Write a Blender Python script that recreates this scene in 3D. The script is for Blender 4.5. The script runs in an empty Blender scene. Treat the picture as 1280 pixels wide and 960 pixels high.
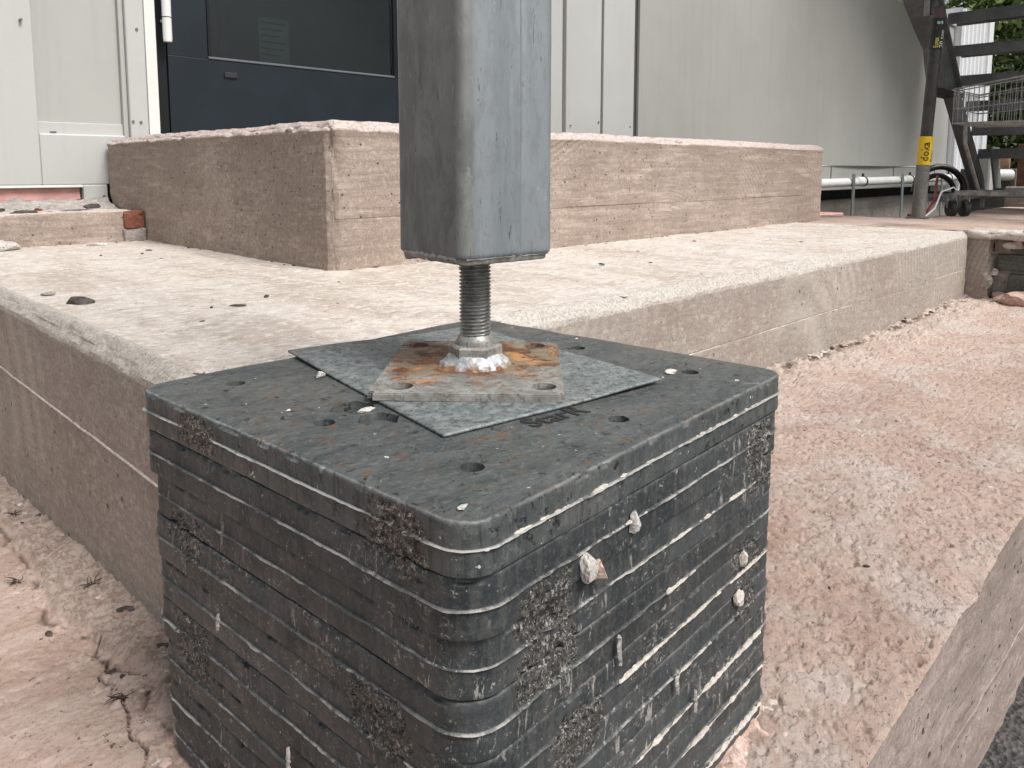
import bpy, bmesh, math, random
import numpy as np
from mathutils import Vector, Matrix
R = math.radians
rng = np.random.default_rng(7)
random.seed(7)
SC = bpy.context.scene
COL = SC.collection
# World axes follow the building: X runs along its front to the far right, Y runs from the yard into it.
# ------------------------------------------------------------------ camera
cam = bpy.data.cameras.new('camera')
camo = bpy.data.objects.new('camera', cam)
COL.objects.link(camo)
camo.location = (0, 0, 0.64)
PITCH = math.atan(106.165 / 960)
camo.rotation_euler = (math.pi / 2 - PITCH, 0, R(-45))
cam.sensor_width = 36
cam.lens = 36 * 960 / 1280
cam.shift_y = -(480 - 319.165) / 1280
cam.clip_start = 0.02
cam.clip_end = 2000
SC.camera = camo
# ------------------------------------------------------------------ light
SUN_DIR = Vector((0.05, -0.95, 1.30)).normalized()      # towards the sun
w = bpy.data.worlds.new('World'); SC.world = w; w.use_nodes = True
nt = w.node_tree
sky = nt.nodes.new('ShaderNodeTexSky'); sky.sky_type = 'NISHITA'; sky.sun_disc = False
sky.sun_elevation = math.asin(SUN_DIR.z); sky.sun_rotation = math.atan2(SUN_DIR.x, SUN_DIR.y)
sky.air_density = 1.0; sky.dust_density = 4.0; sky.ozone_density = 1.0
hs = nt.nodes.new('ShaderNodeHueSaturation'); hs.inputs['Saturation'].default_value = 0.25   # overcast: nearly grey sky
nt.links.new(sky.outputs[0], hs.inputs['Color'])
nt.links.new(hs.outputs[0], nt.nodes['Background'].inputs[0])
nt.nodes['Background'].inputs[1].default_value = 0.10
sl = bpy.data.lights.new('sun', 'SUN'); sl.energy = 2.6; sl.angle = R(24); sl.color = (1, 0.975, 0.955)
so = bpy.data.objects.new('sun', sl); COL.objects.link(so)
so.rotation_euler = SUN_DIR.to_track_quat('Z', 'Y').to_euler(); so.location = (0, 0, 10)
vs = SC.view_settings
vs.view_transform = 'Standard'; vs.look = 'None'; vs.exposure = 0.45; vs.gamma = 1; vs.use_curve_mapping = False

# ------------------------------------------------------------------ noise
def _hash(ix, iy, iz, seed):
    h = (ix.astype(np.int64) * 374761393 + iy.astype(np.int64) * 668265263 + iz.astype(np.int64) * 2147483647 + seed * 1274126177) & 0xFFFFFFFF
    h = ((h ^ (h >> 13)) * 1274126177) & 0xFFFFFFFF
    h = ((h ^ (h >> 16)) * 2246822519) & 0xFFFFFFFF
    return ((h ^ (h >> 15)) & 0xFFFFFF) / float(0xFFFFFF)
def vnoise(P, s=1.0, seed=0):
    Q = np.asarray(P, float) / s + 1000.0
    I = np.floor(Q); f = Q - I; f = f * f * f * (f * (f * 6 - 15) + 10)
    ix, iy, iz = I[:, 0], I[:, 1], I[:, 2]
    r = 0
    for a in (0, 1):
        for b in (0, 1):
            for c in (0, 1):
                wgt = (f[:, 0] if a else 1 - f[:, 0]) * (f[:, 1] if b else 1 - f[:, 1]) * (f[:, 2] if c else 1 - f[:, 2])
                r = r + wgt * _hash(ix + a, iy + b, iz + c, seed)
    return r * 2 - 1
def fbm(P, s=1.0, o=4, seed=0, g=0.5):
    r = 0; a = 1; t = 0
    for i in range(o):
        r = r + a * vnoise(P, s / 2 ** i, seed + i * 17); t += a; a *= g
    return r / t * 1.5
def sstep(x, a, b):
    t = np.clip((x - a) / (b - a), 0, 1); return t * t * (3 - 2 * t)

# ------------------------------------------------------------------ object helpers
def tag(o, label=None, cat=None, group=None, kind=None):
    if label: o['label'] = label
    if cat: o['category'] = cat
    if group: o['group'] = group
    if kind: o['kind'] = kind
    return o
def empty(name, loc, label, cat, group=None):
    o = bpy.data.objects.new(name, None); COL.objects.link(o); o.location = loc
    o.empty_display_size = 0.05
    return tag(o, label, cat, group)
def mk(name, V, F, mat, parent=None, origin=None, smooth=False, attrs=None):
    """V in world coordinates; the object's origin is put at the parent's place or at `origin`."""
    V = np.asarray(V, float)
    off = np.array(parent.location if parent is not None and origin is None else (origin if origin is not None else (0, 0, 0)), float)
    me = bpy.data.meshes.new(name)
    if isinstance(F, np.ndarray):
        nF, k = F.shape
        me.vertices.add(len(V)); me.vertices.foreach_set('co', (V - off).ravel())
        me.loops.add(nF * k); me.loops.foreach_set('vertex_index', F.astype(np.int32).ravel())
        me.polygons.add(nF); me.polygons.foreach_set('loop_start', np.arange(0, nF * k, k, dtype=np.int32))
        me.polygons.foreach_set('loop_total', np.full(nF, k, dtype=np.int32))
        me.update(calc_edges=True); me.validate()
    else:
        me.from_pydata([tuple(v) for v in (V - off)], [], [tuple(f) for f in F])
    if attrs:
        for n, d in attrs.items():
            at = me.attributes.new(n, 'FLOAT', 'POINT'); at.data.foreach_set('value', np.asarray(d, np.float32))
    me.materials.append(mat)
    if smooth:
        me.polygons.foreach_set('use_smooth', [True] * len(me.polygons))
        if smooth != 'soft': me.set_sharp_from_angle(angle=R(smooth if smooth is not True else 32))
    o = bpy.data.objects.new(name, me); COL.objects.link(o)
    if parent is not None: o.parent = parent
    else: o.location = off
    return o
def bm_obj(name, bm, mat, parent=None, origin=None, smooth=False):
    bmesh.ops.recalc_face_normals(bm, faces=bm.faces)
    V = [v.co[:] for v in bm.verts]; bm.verts.index_update()
    F = [[v.index for v in f.verts] for f in bm.faces]; bm.free()
    return mk(name, V, F, mat, parent, origin, smooth)
def bbox(bm, x0, x1, y0, y1, z0, z1, bev=0.0, mat=None):
    r = bmesh.ops.create_cube(bm, size=1)
    vs_ = r['verts']
    for v in vs_:
        v.co = Vector(((x0 + x1) / 2 + v.co.x * (x1 - x0), (y0 + y1) / 2 + v.co.y * (y1 - y0), (z0 + z1) / 2 + v.co.z * (z1 - z0)))
        if mat is not None: v.co = mat @ v.co
    if bev:
        es = list({e for v in vs_ for e in v.link_edges})
        bmesh.ops.bevel(bm, geom=es, offset=bev, segments=2, affect='EDGES', profile=0.5)
def box(name, x0, x1, y0, y1, z0, z1, mat, parent=None, origin=None, bev=0.004, m=None):
    bm = bmesh.new(); bbox(bm, x0, x1, y0, y1, z0, z1, bev, m)
    return bm_obj(name, bm, mat, parent, origin)
def tube_vf(pts, r, n=10, cap=True, base=0):
    pts = [Vector(p) for p in pts]; V = []; F = []
    rr = r if isinstance(r, (list, tuple)) else [r] * len(pts)
    up = Vector((0.013, 0.021, 1)); prev = None
    for i, p in enumerate(pts):
        d = (pts[min(i + 1, len(pts) - 1)] - pts[max(i - 1, 0)]).normalized()
        if prev is None:
            a = d.cross(up if abs(d.z) < 0.95 else Vector((1, 0, 0))).normalized()
        else: a = (prev - d * prev.dot(d)).normalized()
        prev = a; b = d.cross(a)
        for k in range(n):
            t = 2 * math.pi * k / n
            V.append(p + a * (math.cos(t) * rr[i]) + b * (math.sin(t) * rr[i]))
    for i in range(len(pts) - 1):
        for k in range(n):
            F.append([base + i * n + k, base + i * n + (k + 1) % n, base + (i + 1) * n + (k + 1) % n, base + (i + 1) * n + k])
    if cap:
        F.append([base + k for k in range(n)][::-1]); F.append([base + (len(pts) - 1) * n + k for k in range(n)])
    return V, F
def tube(name, pts, r, mat, parent=None, origin=None, n=10, smooth=True):
    V, F = tube_vf(pts, r, n); o = mk(name, V, F, mat, parent, origin, smooth)
    return o
def multi_tube(name, segs, mat, parent=None, origin=None, n=6):
    V = []; F = []
    for pts, r in segs:
        v, f = tube_vf(pts, r, n, base=len(V)); V += v; F += f
    return mk(name, V, F, mat, parent, origin, True)
def axis_lines(a, b, step, fine):
    ext = [e for e in fine if e < (b - a) / 2]
    last = ext[-1] if ext else 0
    n = max(1, int(round((b - a - 2 * last) / step)))
    mid = np.linspace(a + last, b - last, n + 1)
    return np.unique(np.round(np.concatenate([[a], a + np.array(ext), mid, b - np.array(ext), [b]]), 6))
def rbox(lo, hi, step, rfun, dfun, fine=(0.005, 0.010, 0.016, 0.024, 0.034), chamfer=0.6, extra=({}, {}, {}), skip=()):
    """A block with worn edges: edge radius rfun(P), relief dfun(P, N) along the outward normal."""
    lo = np.array(lo, float); hi = np.array(hi, float)
    L = [axis_lines(lo[i], hi[i], step[i] if isinstance(step, (list, tuple)) else step, fine) for i in range(3)]
    for i in range(3):
        if extra[i]: L[i] = np.unique(np.round(np.concatenate([L[i], list(extra[i])]), 6))
    Vs = []; Fs = []; b = 0
    for ax in range(3):
        u, v = [(1, 2), (2, 0), (0, 1)][ax]
        for side in (0, 1):
            if (ax, side) in skip: continue
            A, B = np.meshgrid(L[u], L[v], indexing='ij'); n = A.size
            P = np.zeros((n, 3)); P[:, u] = A.ravel(); P[:, v] = B.ravel(); P[:, ax] = (lo, hi)[side][ax]
            nu, nv = len(L[u]), len(L[v])
            i0 = (np.arange(nu - 1)[:, None] * nv + np.arange(nv - 1)[None]).ravel() + b
            q = np.stack([i0, i0 + nv, i0 + nv + 1, i0 + 1], 1)
            if side == 0: q = q[:, ::-1]
            Vs.append(P); Fs.append(q); b += n
    P = np.concatenate(Vs); F = np.concatenate(Fs)
    key = np.round(P * 1e5).astype(np.int64)
    _, idx, inv = np.unique(key, axis=0, return_index=True, return_inverse=True)
    P = P[idx]; F = inv.ravel()[F]
    r = np.minimum(rfun(P), (hi - lo).min() * 0.49)[:, None]
    q = np.clip(P, lo + r, hi - r); d = P - q
    s1 = np.abs(d).sum(1, keepdims=True) + 1e-12; s2 = np.linalg.norm(d, axis=1, keepdims=True) + 1e-12
    out = q + d * (chamfer * r / s1 + (1 - chamfer) * r / s2)
    N = d / s2
    out = out + N * dfun(P, N)[:, None]
    return out, F, P, N, r[:, 0]
def rock(name, c, size, mat, label=None, cat=None, seed=0, group=None, parent=None, sub=3, rough=0.35, yaw=0, flat=0.35):
    bm = bmesh.new(); bmesh.ops.create_icosphere(bm, subdivisions=sub, radius=1)
    P = np.array([v.co[:] for v in bm.verts])
    d = 1 + rough * fbm(P + seed * 3.7, 1.1, 4, seed)
    # facets: cut with a few random planes
    rs = np.random.default_rng(seed + 50)
    for _ in range(7):
        n = rs.normal(size=3); n /= np.linalg.norm(n); k = rs.uniform(0.55, 0.85)
        pr_ = (P * d[:, None]) @ n; over = np.maximum(pr_ - k, 0)
        P2 = P * d[:, None] - over[:, None] * n * 0.9
        P = P2; d = np.ones(len(P))
    P[:, 2] = np.maximum(P[:, 2], -flat)
    P[:, 2] += flat
    P = P * np.array(size) / 2
    cy, sy = math.cos(yaw), math.sin(yaw)
    P = np.stack([P[:, 0] * cy - P[:, 1] * sy, P[:, 0] * sy + P[:, 1] * cy, P[:, 2]], 1) + np.array(c)
    F = [[v.index for v in f.verts] for f in bm.faces]; bm.free()
    o = mk(name, P, F, mat, parent, None if parent is not None else c, False)
    if label: tag(o, label, cat, group)
    return o

# ------------------------------------------------------------------ materials
class NT:
    def __init__(s, name):
        s.m = bpy.data.materials.new(name); s.m.use_nodes = True; s.t = s.m.node_tree
        s.b = s.t.nodes['Principled BSDF']; s.tc = s.t.nodes.new('ShaderNodeTexCoord').outputs['Object']
    def n(s, typ, **kw):
        x = s.t.nodes.new('ShaderNode' + typ)
        for k, v in kw.items():
            if k in x.inputs: s.set(x.inputs[k], v)
            else: setattr(x, k, v)
        return x
    def set(s, inp, v):
        if hasattr(v, 'is_output'): s.t.links.new(v, inp)
        else: inp.default_value = v
    def shifted(s):
        oi = s.n('ObjectInfo'); m = s.n('VectorMath', operation='SCALE'); s.set(m.inputs[0], (13.1, 7.7, 3.3)); s.set(m.inputs['Scale'], oi.outputs['Random'])
        a = s.n('VectorMath', operation='ADD'); s.set(a.inputs[0], s.tc); s.set(a.inputs[1], m.outputs[0]); s.tc = a.outputs[0]; return s.tc
    def mapping(s, scale=(1, 1, 1), rot=(0, 0, 0), vec=None):
        m = s.n('Mapping'); s.set(m.inputs[0], vec or s.tc); m.inputs['Scale'].default_value = scale; m.inputs['Rotation'].default_value = rot
        return m.outputs[0]
    def noise(s, sc, det=4, rough=0.55, dist=0, vec=None):
        x = s.n('TexNoise'); s.set(x.inputs['Vector'], vec or s.tc); x.inputs['Scale'].default_value = sc
        x.inputs['Detail'].default_value = det; x.inputs['Roughness'].default_value = rough; x.inputs['Distortion'].default_value = dist
        return x.outputs[0]
    def vor(s, sc, feat='F1', vec=None, rnd=1):
        x = s.n('TexVoronoi', feature=feat); s.set(x.inputs['Vector'], vec or s.tc); x.inputs['Scale'].default_value = sc; x.inputs['Randomness'].default_value = rnd
        return x.outputs['Distance']
    def ramp(s, f, a, b, lo=0.0, hi=1.0):
        x = s.n('MapRange', interpolation_type='SMOOTHSTEP'); s.set(x.inputs[0], f)
        x.inputs[1].default_value = a; x.inputs[2].default_value = b; x.inputs[3].default_value = lo; x.inputs[4].default_value = hi
        return x.outputs[0]
    def mix(s, f, a, b, mode='MIX'):
        x = s.n('Mix', data_type='RGBA', blend_type=mode)
        s.set(x.inputs[0], f)
        for i, v in ((6, a), (7, b)):
            s.set(x.inputs[i], v if hasattr(v, 'is_output') else tuple(v) + (1,))
        return x.outputs[2]
    def math(s, op, a, b=0.0, clamp=False):
        x = s.n('Math', operation=op, use_clamp=clamp); s.set(x.inputs[0], a); s.set(x.inputs[1], b); return x.outputs[0]
    def attr(s, name):
        x = s.n('Attribute'); x.attribute_name = name; return x.outputs['Fac']
    def out(s, col=None, rough=None, bumps=(), metal=None, spec=None):
        if col is not None: s.set(s.b.inputs['Base Color'], col if hasattr(col, 'is_output') else tuple(col) + (1,))
        if rough is not None: s.set(s.b.inputs['Roughness'], rough)
        if metal is not None: s.set(s.b.inputs['Metallic'], metal)
        if spec is not None: s.b.inputs['Specular IOR Level'].default_value = spec
        prev = None
        for h, dist, st in bumps:
            b = s.n('Bump'); s.set(b.inputs['Height'], h); b.inputs['Distance'].default_value = dist; b.inputs['Strength'].default_value = st
            if prev is not None: s.t.links.new(prev, b.inputs['Normal'])
            prev = b.outputs[0]
        if prev is not None: s.t.links.new(prev, s.b.inputs['Normal'])
        return s.m

def concrete(name, c1, c2, c3, pit=0.5, grain=None, blotch=2.2, edge_col=None, bump=1.0, speck=0.5, rings=None):
    """cast concrete: blotches, sand grain, air pits, optional board grain along X or Y"""
    k = NT(name)
    big = k.ramp(k.noise(blotch, 5, 0.6), 0.35, 0.65)
    col = k.mix(big, c1, c2)
    med = k.ramp(k.noise(blotch * 6, 6, 0.7), 0.45, 0.72)
    col = k.mix(med, col, c3)
    fine = k.noise(160, 5, 0.75)
    col = k.mix(k.ramp(fine, 0.46, 0.56, 0.0, 0.42), col, tuple(x * 0.55 for x in c1))
    col = k.mix(k.ramp(k.noise(55, 4, 0.7), 0.53, 0.62, 0.0, 0.45), col, tuple(min(1, x * 1.30) for x in c2))
    col = k.mix(k.ramp(k.noise(1.1, 4, 0.6), 0.50, 0.60, 0.0, 0.45), col, tuple(x * 0.80 for x in c3))
    col = k.mix(k.ramp(k.noise(420, 3, 0.6), 0.50, 0.72, 0.0, 0.35), col, tuple(min(1, x * 1.7) for x in c2))
    sp = k.noise(70, 4, 0.8, 0.4)
    spd = k.ramp(sp, 0.635, 0.665); col = k.mix(k.math('MULTIPLY', spd, 0.75 * speck), col, (0.07, 0.055, 0.045))
    v = k.vor(34); gate = k.ramp(k.noise(9, 2), 0.47, 0.53)
    pm = k.math('MULTIPLY', k.ramp(v, 0.10, 0.16, 1, 0), gate)
    col = k.mix(k.math('MULTIPLY', pm, pit), col, (0.05, 0.042, 0.035))
    v2 = k.vor(15, vec=k.mapping((1, 1, 1.6))); p2 = k.math('MULTIPLY', k.ramp(v2, 0.075, 0.10, 1, 0), k.ramp(k.noise(5, 2), 0.47, 0.53))
    col = k.mix(k.math('MULTIPLY', p2, pit), col, (0.06, 0.05, 0.042))
    col = k.mix(k.ramp(k.noise(1.0, 6, 0.75, 0.4, vec=k.mapping((3.5, 3.5, 24))), 0.53, 0.62, 0, 0.40), col, tuple(min(1, x * 1.35) for x in c2))
    col = k.mix(k.ramp(k.noise(1.0, 6, 0.75, 0.4, vec=k.mapping((5, 5, 40))), 0.54, 0.62, 0, 0.40), col, tuple(x * 0.62 for x in c1))
    bumps = [(p2, -0.006, pit), (fine, 0.0022, 0.55 * bump), (k.noise(28, 5, 0.7), 0.006, 0.5 * bump), (pm, -0.004, pit)]
    if grain:
        sc = (3, 60, 60) if grain == 'x' else (60, 3, 60)
        vec = k.mapping(sc)
        g = k.noise(1.0, 5, 0.6, 0.6, vec=vec)
        col = k.mix(k.ramp(g, 0.42, 0.60, 0.0, 0.33), col, tuple(x * 0.60 for x in c1))
        bumps.append((g, 0.003, 0.6 * bump))
        wv = k.n('TexWave', wave_type='RINGS', rings_direction='Y' if grain == 'x' else 'X')
        k.set(wv.inputs['Vector'], k.mapping((0.55, 1, 1) if grain == 'x' else (1, 0.55, 1)))
        wv.inputs['Scale'].default_value = 17; wv.inputs['Distortion'].default_value = 5; wv.inputs['Detail'].default_value = 4; wv.inputs['Detail Scale'].default_value = 0.7
        wg = k.math('MULTIPLY', wv.outputs['Fac'], k.ramp(k.noise(1.7, 2), 0.52, 0.66))
        col = k.mix(k.math('MULTIPLY', wg, 0.16), col, tuple(x * 1.35 for x in c2))
        bumps.append((wg, 0.0025, 0.55))
    if edge_col is not None:
        e = k.ramp(k.math('ADD', k.attr('edge'), k.math('MULTIPLY', k.math('SUBTRACT', k.noise(24, 5, 0.7), 0.5), 0.9)), 0.42, 0.58)
        ec = k.mix(k.ramp(k.noise(120, 6, 0.85), 0.44, 0.56), tuple(x * 0.62 for x in edge_col), edge_col)
        col = k.mix(k.math('MULTIPLY', e, 0.85), col, ec)
    return k.out(col, 0.92, bumps, spec=0.25)

M = {}
M['platform'] = concrete('platform_concrete', (0.36, 0.295, 0.25), (0.44, 0.375, 0.325), (0.34, 0.30, 0.26), 0.7, 'x', edge_col=(0.50, 0.47, 0.42))
M['platform_left'] = M['platform']
M['step'] = concrete('step_concrete', (0.33, 0.26, 0.215), (0.42, 0.345, 0.295), (0.29, 0.235, 0.19), 0.8, 'x', blotch=3.0, edge_col=(0.66, 0.56, 0.52), speck=1.0)
M['footing'] = concrete('footing_side_concrete', (0.32, 0.255, 0.225), (0.39, 0.32, 0.285), (0.24, 0.19, 0.165), 1.0, 'x', speck=1.2, blotch=5)
M['mortar'] = concrete('mortar', (0.56, 0.50, 0.44), (0.66, 0.61, 0.55), (0.45, 0.39, 0.34), 0.5, blotch=12, speck=0.8)
M['pinkmortar'] = concrete('pink_mortar', (0.50, 0.34, 0.28), (0.60, 0.46, 0.40), (0.32, 0.22, 0.18), 0.6, blotch=14, speck=1)
M['grey_rubble'] = concrete('grey_rubble', (0.30, 0.27, 0.25), (0.40, 0.36, 0.33), (0.2, 0.18, 0.16), 0.6, blotch=10, speck=1)

def topmat():
    k = NT('platform_top_concrete')
    st = k.mapping((9, 2.0, 4), (0, 0, R(42)))
    a = k.noise(1.0, 6, 0.65, 0.5, vec=st)
    col = k.mix(k.ramp(a, 0.40, 0.62), (0.60, 0.54, 0.48), (0.46, 0.395, 0.335))
    col = k.mix(k.ramp(k.noise(2.6, 4, 0.6), 0.42, 0.62, 0, 0.6), col, (0.65, 0.61, 0.565))
    col = k.mix(k.ramp(k.noise(5, 6, 0.75, 0.5), 0.53, 0.62, 0, 0.5), col, (0.40, 0.35, 0.30))
    col = k.mix(k.ramp(k.noise(1.0, 5, 0.8, 0.3, vec=k.mapping((28, 90, 30), (0, 0, R(-45)))), 0.52, 0.60, 0, 0.5), col, (0.36, 0.285, 0.235))
    col = k.mix(k.ramp(k.noise(38, 5, 0.75, 0.3), 0.52, 0.60, 0, 0.6), col, (0.76, 0.71, 0.65))
    col = k.mix(k.ramp(k.noise(1.0, 6, 0.8, 0.5, vec=k.mapping((10, 34, 30), (0, 0, R(-45)))), 0.55, 0.60, 0, 0.55), col, (0.34, 0.28, 0.235))
    col = k.mix(k.ramp(k.noise(1.0, 6, 0.8, 0.5, vec=k.mapping((60, 200, 60), (0, 0, R(-45)))), 0.60, 0.635, 0, 0.8), col, (0.16, 0.12, 0.095))
    col = k.mix(k.ramp(k.noise(90, 4, 0.8), 0.63, 0.66, 0, 0.8), col, (0.13, 0.10, 0.08))
    col = k.mix(k.ramp(k.noise(30, 4, 0.75, 0.5), 0.655, 0.675, 0, 0.8), col, (0.15, 0.11, 0.09))
    e = k.attr('edge'); col = k.mix(k.math('MULTIPLY', k.ramp(k.math('ADD', e, k.math('MULTIPLY', k.math('SUBTRACT', k.noise(30, 5, 0.7), 0.5), 0.9)), 0.4, 0.6), 0.8), col,
        k.mix(k.ramp(k.noise(150, 6, 0.85), 0.44, 0.56), (0.30, 0.27, 0.235), (0.53, 0.50, 0.45)))
    # sides (below the top surface) carry the board-marked look
    return k, col
def platform_material():
    k, top = topmat()
    big = k.ramp(k.noise(2.2, 5, 0.6), 0.35, 0.65)
    s_ = k.mix(big, (0.33, 0.275, 0.24), (0.40, 0.35, 0.31))
    s_ = k.mix(k.ramp(k.noise(3.5, 3, 0.6), 0.45, 0.6), s_, (0.36, 0.33, 0.285))
    fine = k.noise(160, 5, 0.75)
    s_ = k.mix(k.ramp(fine, 0.46, 0.56, 0.0, 0.4), s_, (0.20, 0.165, 0.14))
    s_ = k.mix(k.ramp(k.noise(60, 4, 0.8), 0.635, 0.66, 0, 0.7), s_, (0.07, 0.055, 0.045))
    s_ = k.mix(k.ramp(k.noise(45, 4, 0.7), 0.53, 0.62, 0, 0.4), s_, (0.55, 0.48, 0.42))
    g = k.noise(1.0, 5, 0.6, 0.6, vec=k.mapping((26, 26, 120)))
    s_ = k.mix(k.ramp(g, 0.42, 0.60, 0, 0.30), s_, (0.21, 0.165, 0.14))
    wv = k.n('TexWave', wave_type='RINGS', rings_direction='SPHERICAL'); k.set(wv.inputs['Vector'], k.mapping((1, 1, 1.0)))
    wv.inputs['Scale'].default_value = 14; wv.inputs['Distortion'].default_value = 1.5; wv.inputs['Detail'].default_value = 2; wv.inputs['Detail Scale'].default_value = 0.6
    gz_ = k.n('SeparateXYZ'); k.set(gz_.inputs[0], k.n('NewGeometry').outputs['True Normal'])
    wg = k.math('MULTIPLY', k.math('MULTIPLY', wv.outputs['Fac'], k.ramp(k.noise(1.3, 2), 0.47, 0.56)), k.ramp(k.math('ABSOLUTE', gz_.outputs[2]), 0.2, 0.4, 1, 0))
    s_ = k.mix(k.math('MULTIPLY', wg, 0.28), s_, (0.56, 0.50, 0.44))
    v = k.vor(26); pm = k.math('MULTIPLY', k.ramp(v, 0.09, 0.14, 1, 0), k.ramp(k.noise(7, 2), 0.52, 0.58))
    s_ = k.mix(k.math('MULTIPLY', pm, 0.8), s_, (0.05, 0.042, 0.035))
    geo = k.n('NewGeometry'); sx = k.n('SeparateXYZ'); k.set(sx.inputs[0], geo.outputs['True Normal'])
    t = k.ramp(k.math('ABSOLUTE', sx.outputs[2]), 0.3, 0.45)
    e2 = k.math('MAXIMUM', t, k.ramp(k.math('ADD', k.attr('edge'), k.math('MULTIPLY', k.math('SUBTRACT', k.noise(24, 5, 0.7), 0.5), 0.9)), 0.42, 0.58))
    col = k.mix(e2, s_, top)
    return k.out(col, 0.9, [(fine, 0.002, 0.5), (k.noise(24, 6, 0.75), 0.008, 0.45), (g, 0.003, 0.35), (wg, 0.003, 0.4), (pm, -0.004, 0.8)], spec=0.25)
M['platform'] = platform_material()

def ledge_material():
    k = NT('pink_ground_concrete')
    col = k.mix(k.ramp(k.noise(1.6, 4, 0.6), 0.38, 0.62), (0.62, 0.475, 0.40), (0.56, 0.415, 0.34))
    col = k.mix(k.ramp(k.noise(4.5, 5, 0.65, 0.4), 0.47, 0.60, 0, 0.75), col, (0.66, 0.565, 0.51))
    col = k.mix(k.ramp(k.noise(3.1, 5, 0.7, 0.4), 0.50, 0.60, 0, 0.5), col, (0.44, 0.30, 0.235))
    crust = k.noise(60, 8, 0.85, 0.25)
    col = k.mix(k.ramp(crust, 0.39, 0.44, 0.75, 0), col, (0.24, 0.16, 0.125))
    col = k.mix(k.ramp(crust, 0.53, 0.60, 0, 0.7), col, (0.62, 0.54, 0.485))
    fl = k.noise(1.0, 6, 0.82, 0.4, vec=k.mapping((55, 130, 60), (0, 0, R(-45))))
    col = k.mix(k.ramp(fl, 0.565, 0.60, 0, 0.6), col, (0.19, 0.125, 0.095))
    col = k.mix(k.ramp(k.noise(120, 4, 0.8), 0.63, 0.655, 0, 0.85), col, (0.075, 0.055, 0.045))
    ds_ = k.n('VectorMath', operation='DISTANCE'); k.set(ds_.inputs[0], k.tc); k.set(ds_.inputs[1], (1.15, 0.80, 0.0))
    stn = k.math('MULTIPLY', k.ramp(k.math('ADD', ds_.outputs['Value'], k.math('MULTIPLY', k.noise(7, 5, 0.7), 0.6)), 0.35, 0.85, 1, 0), 0.6)
    col = k.mix(stn, col, k.mix(k.ramp(k.noise(50, 6, 0.8), 0.42, 0.56), (0.30, 0.19, 0.14), (0.50, 0.35, 0.275)))
    f = k.attr('fillet'); col = k.mix(k.math('MULTIPLY', f, 0.55), col, (0.60, 0.50, 0.43))
    col = k.mix(k.ramp(k.math('MULTIPLY', k.attr('fillet'), k.noise(40, 5, 0.8)), 0.55, 0.65, 0, 0.6), col, (0.2, 0.14, 0.11))
    d = k.attr('dirt'); col = k.mix(k.math('MULTIPLY', d, k.ramp(k.noise(40, 5, 0.75), 0.34, 0.52, 0.2, 1)), col, (0.10, 0.07, 0.052))
    st = k.attr('smooth')
    c2 = k.mix(k.ramp(k.noise(1.0, 6, 0.65, 0.6, vec=k.mapping((3.5, 11, 6), (0, 0, R(-30)))), 0.38, 0.62), (0.47, 0.345, 0.28), (0.58, 0.45, 0.385))
    c2 = k.mix(k.ramp(k.noise(150, 5, 0.8), 0.51, 0.60, 0, 0.45), c2, (0.22, 0.14, 0.105))
    c2 = k.mix(k.ramp(k.noise(14, 6, 0.75, 0.5), 0.53, 0.62, 0, 0.5), c2, (0.60, 0.48, 0.41))
    c2 = k.mix(k.ramp(k.noise(48, 4, 0.8), 0.63, 0.655, 0, 0.85), c2, (0.07, 0.05, 0.04))
    c2 = k.mix(k.math('MULTIPLY', f, 0.75), c2, k.mix(k.ramp(k.noise(60, 6, 0.8), 0.44, 0.54), (0.38, 0.28, 0.225), (0.62, 0.51, 0.44)))
    c2 = k.mix(d, c2, (0.06, 0.04, 0.03))
    col = k.mix(st, col, c2)
    cb = k.math('MULTIPLY', crust, k.math('SUBTRACT', 1.0, k.math('MULTIPLY', k.math('SUBTRACT', st, f, True), 0.75)))
    return k.out(col, 0.93, [(cb, 0.009, 0.9), (fl, 0.004, 0.7), (k.noise(210, 5, 0.75), 0.002, 0.6)], spec=0.2)
M['ledge'] = ledge_material()

def asphalt():
    k = NT('asphalt')
    v = k.vor(90); c = k.mix(k.ramp(k.noise(60, 4, 0.7), 0.4, 0.65), (0.035, 0.035, 0.035), (0.12, 0.115, 0.11))
    c = k.mix(k.ramp(k.noise(2, 4), 0.45, 0.7), c, (0.07, 0.06, 0.055))
    return k.out(c, 0.9, [(v, 0.01, 0.9)])
M['asphalt'] = asphalt()

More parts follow.
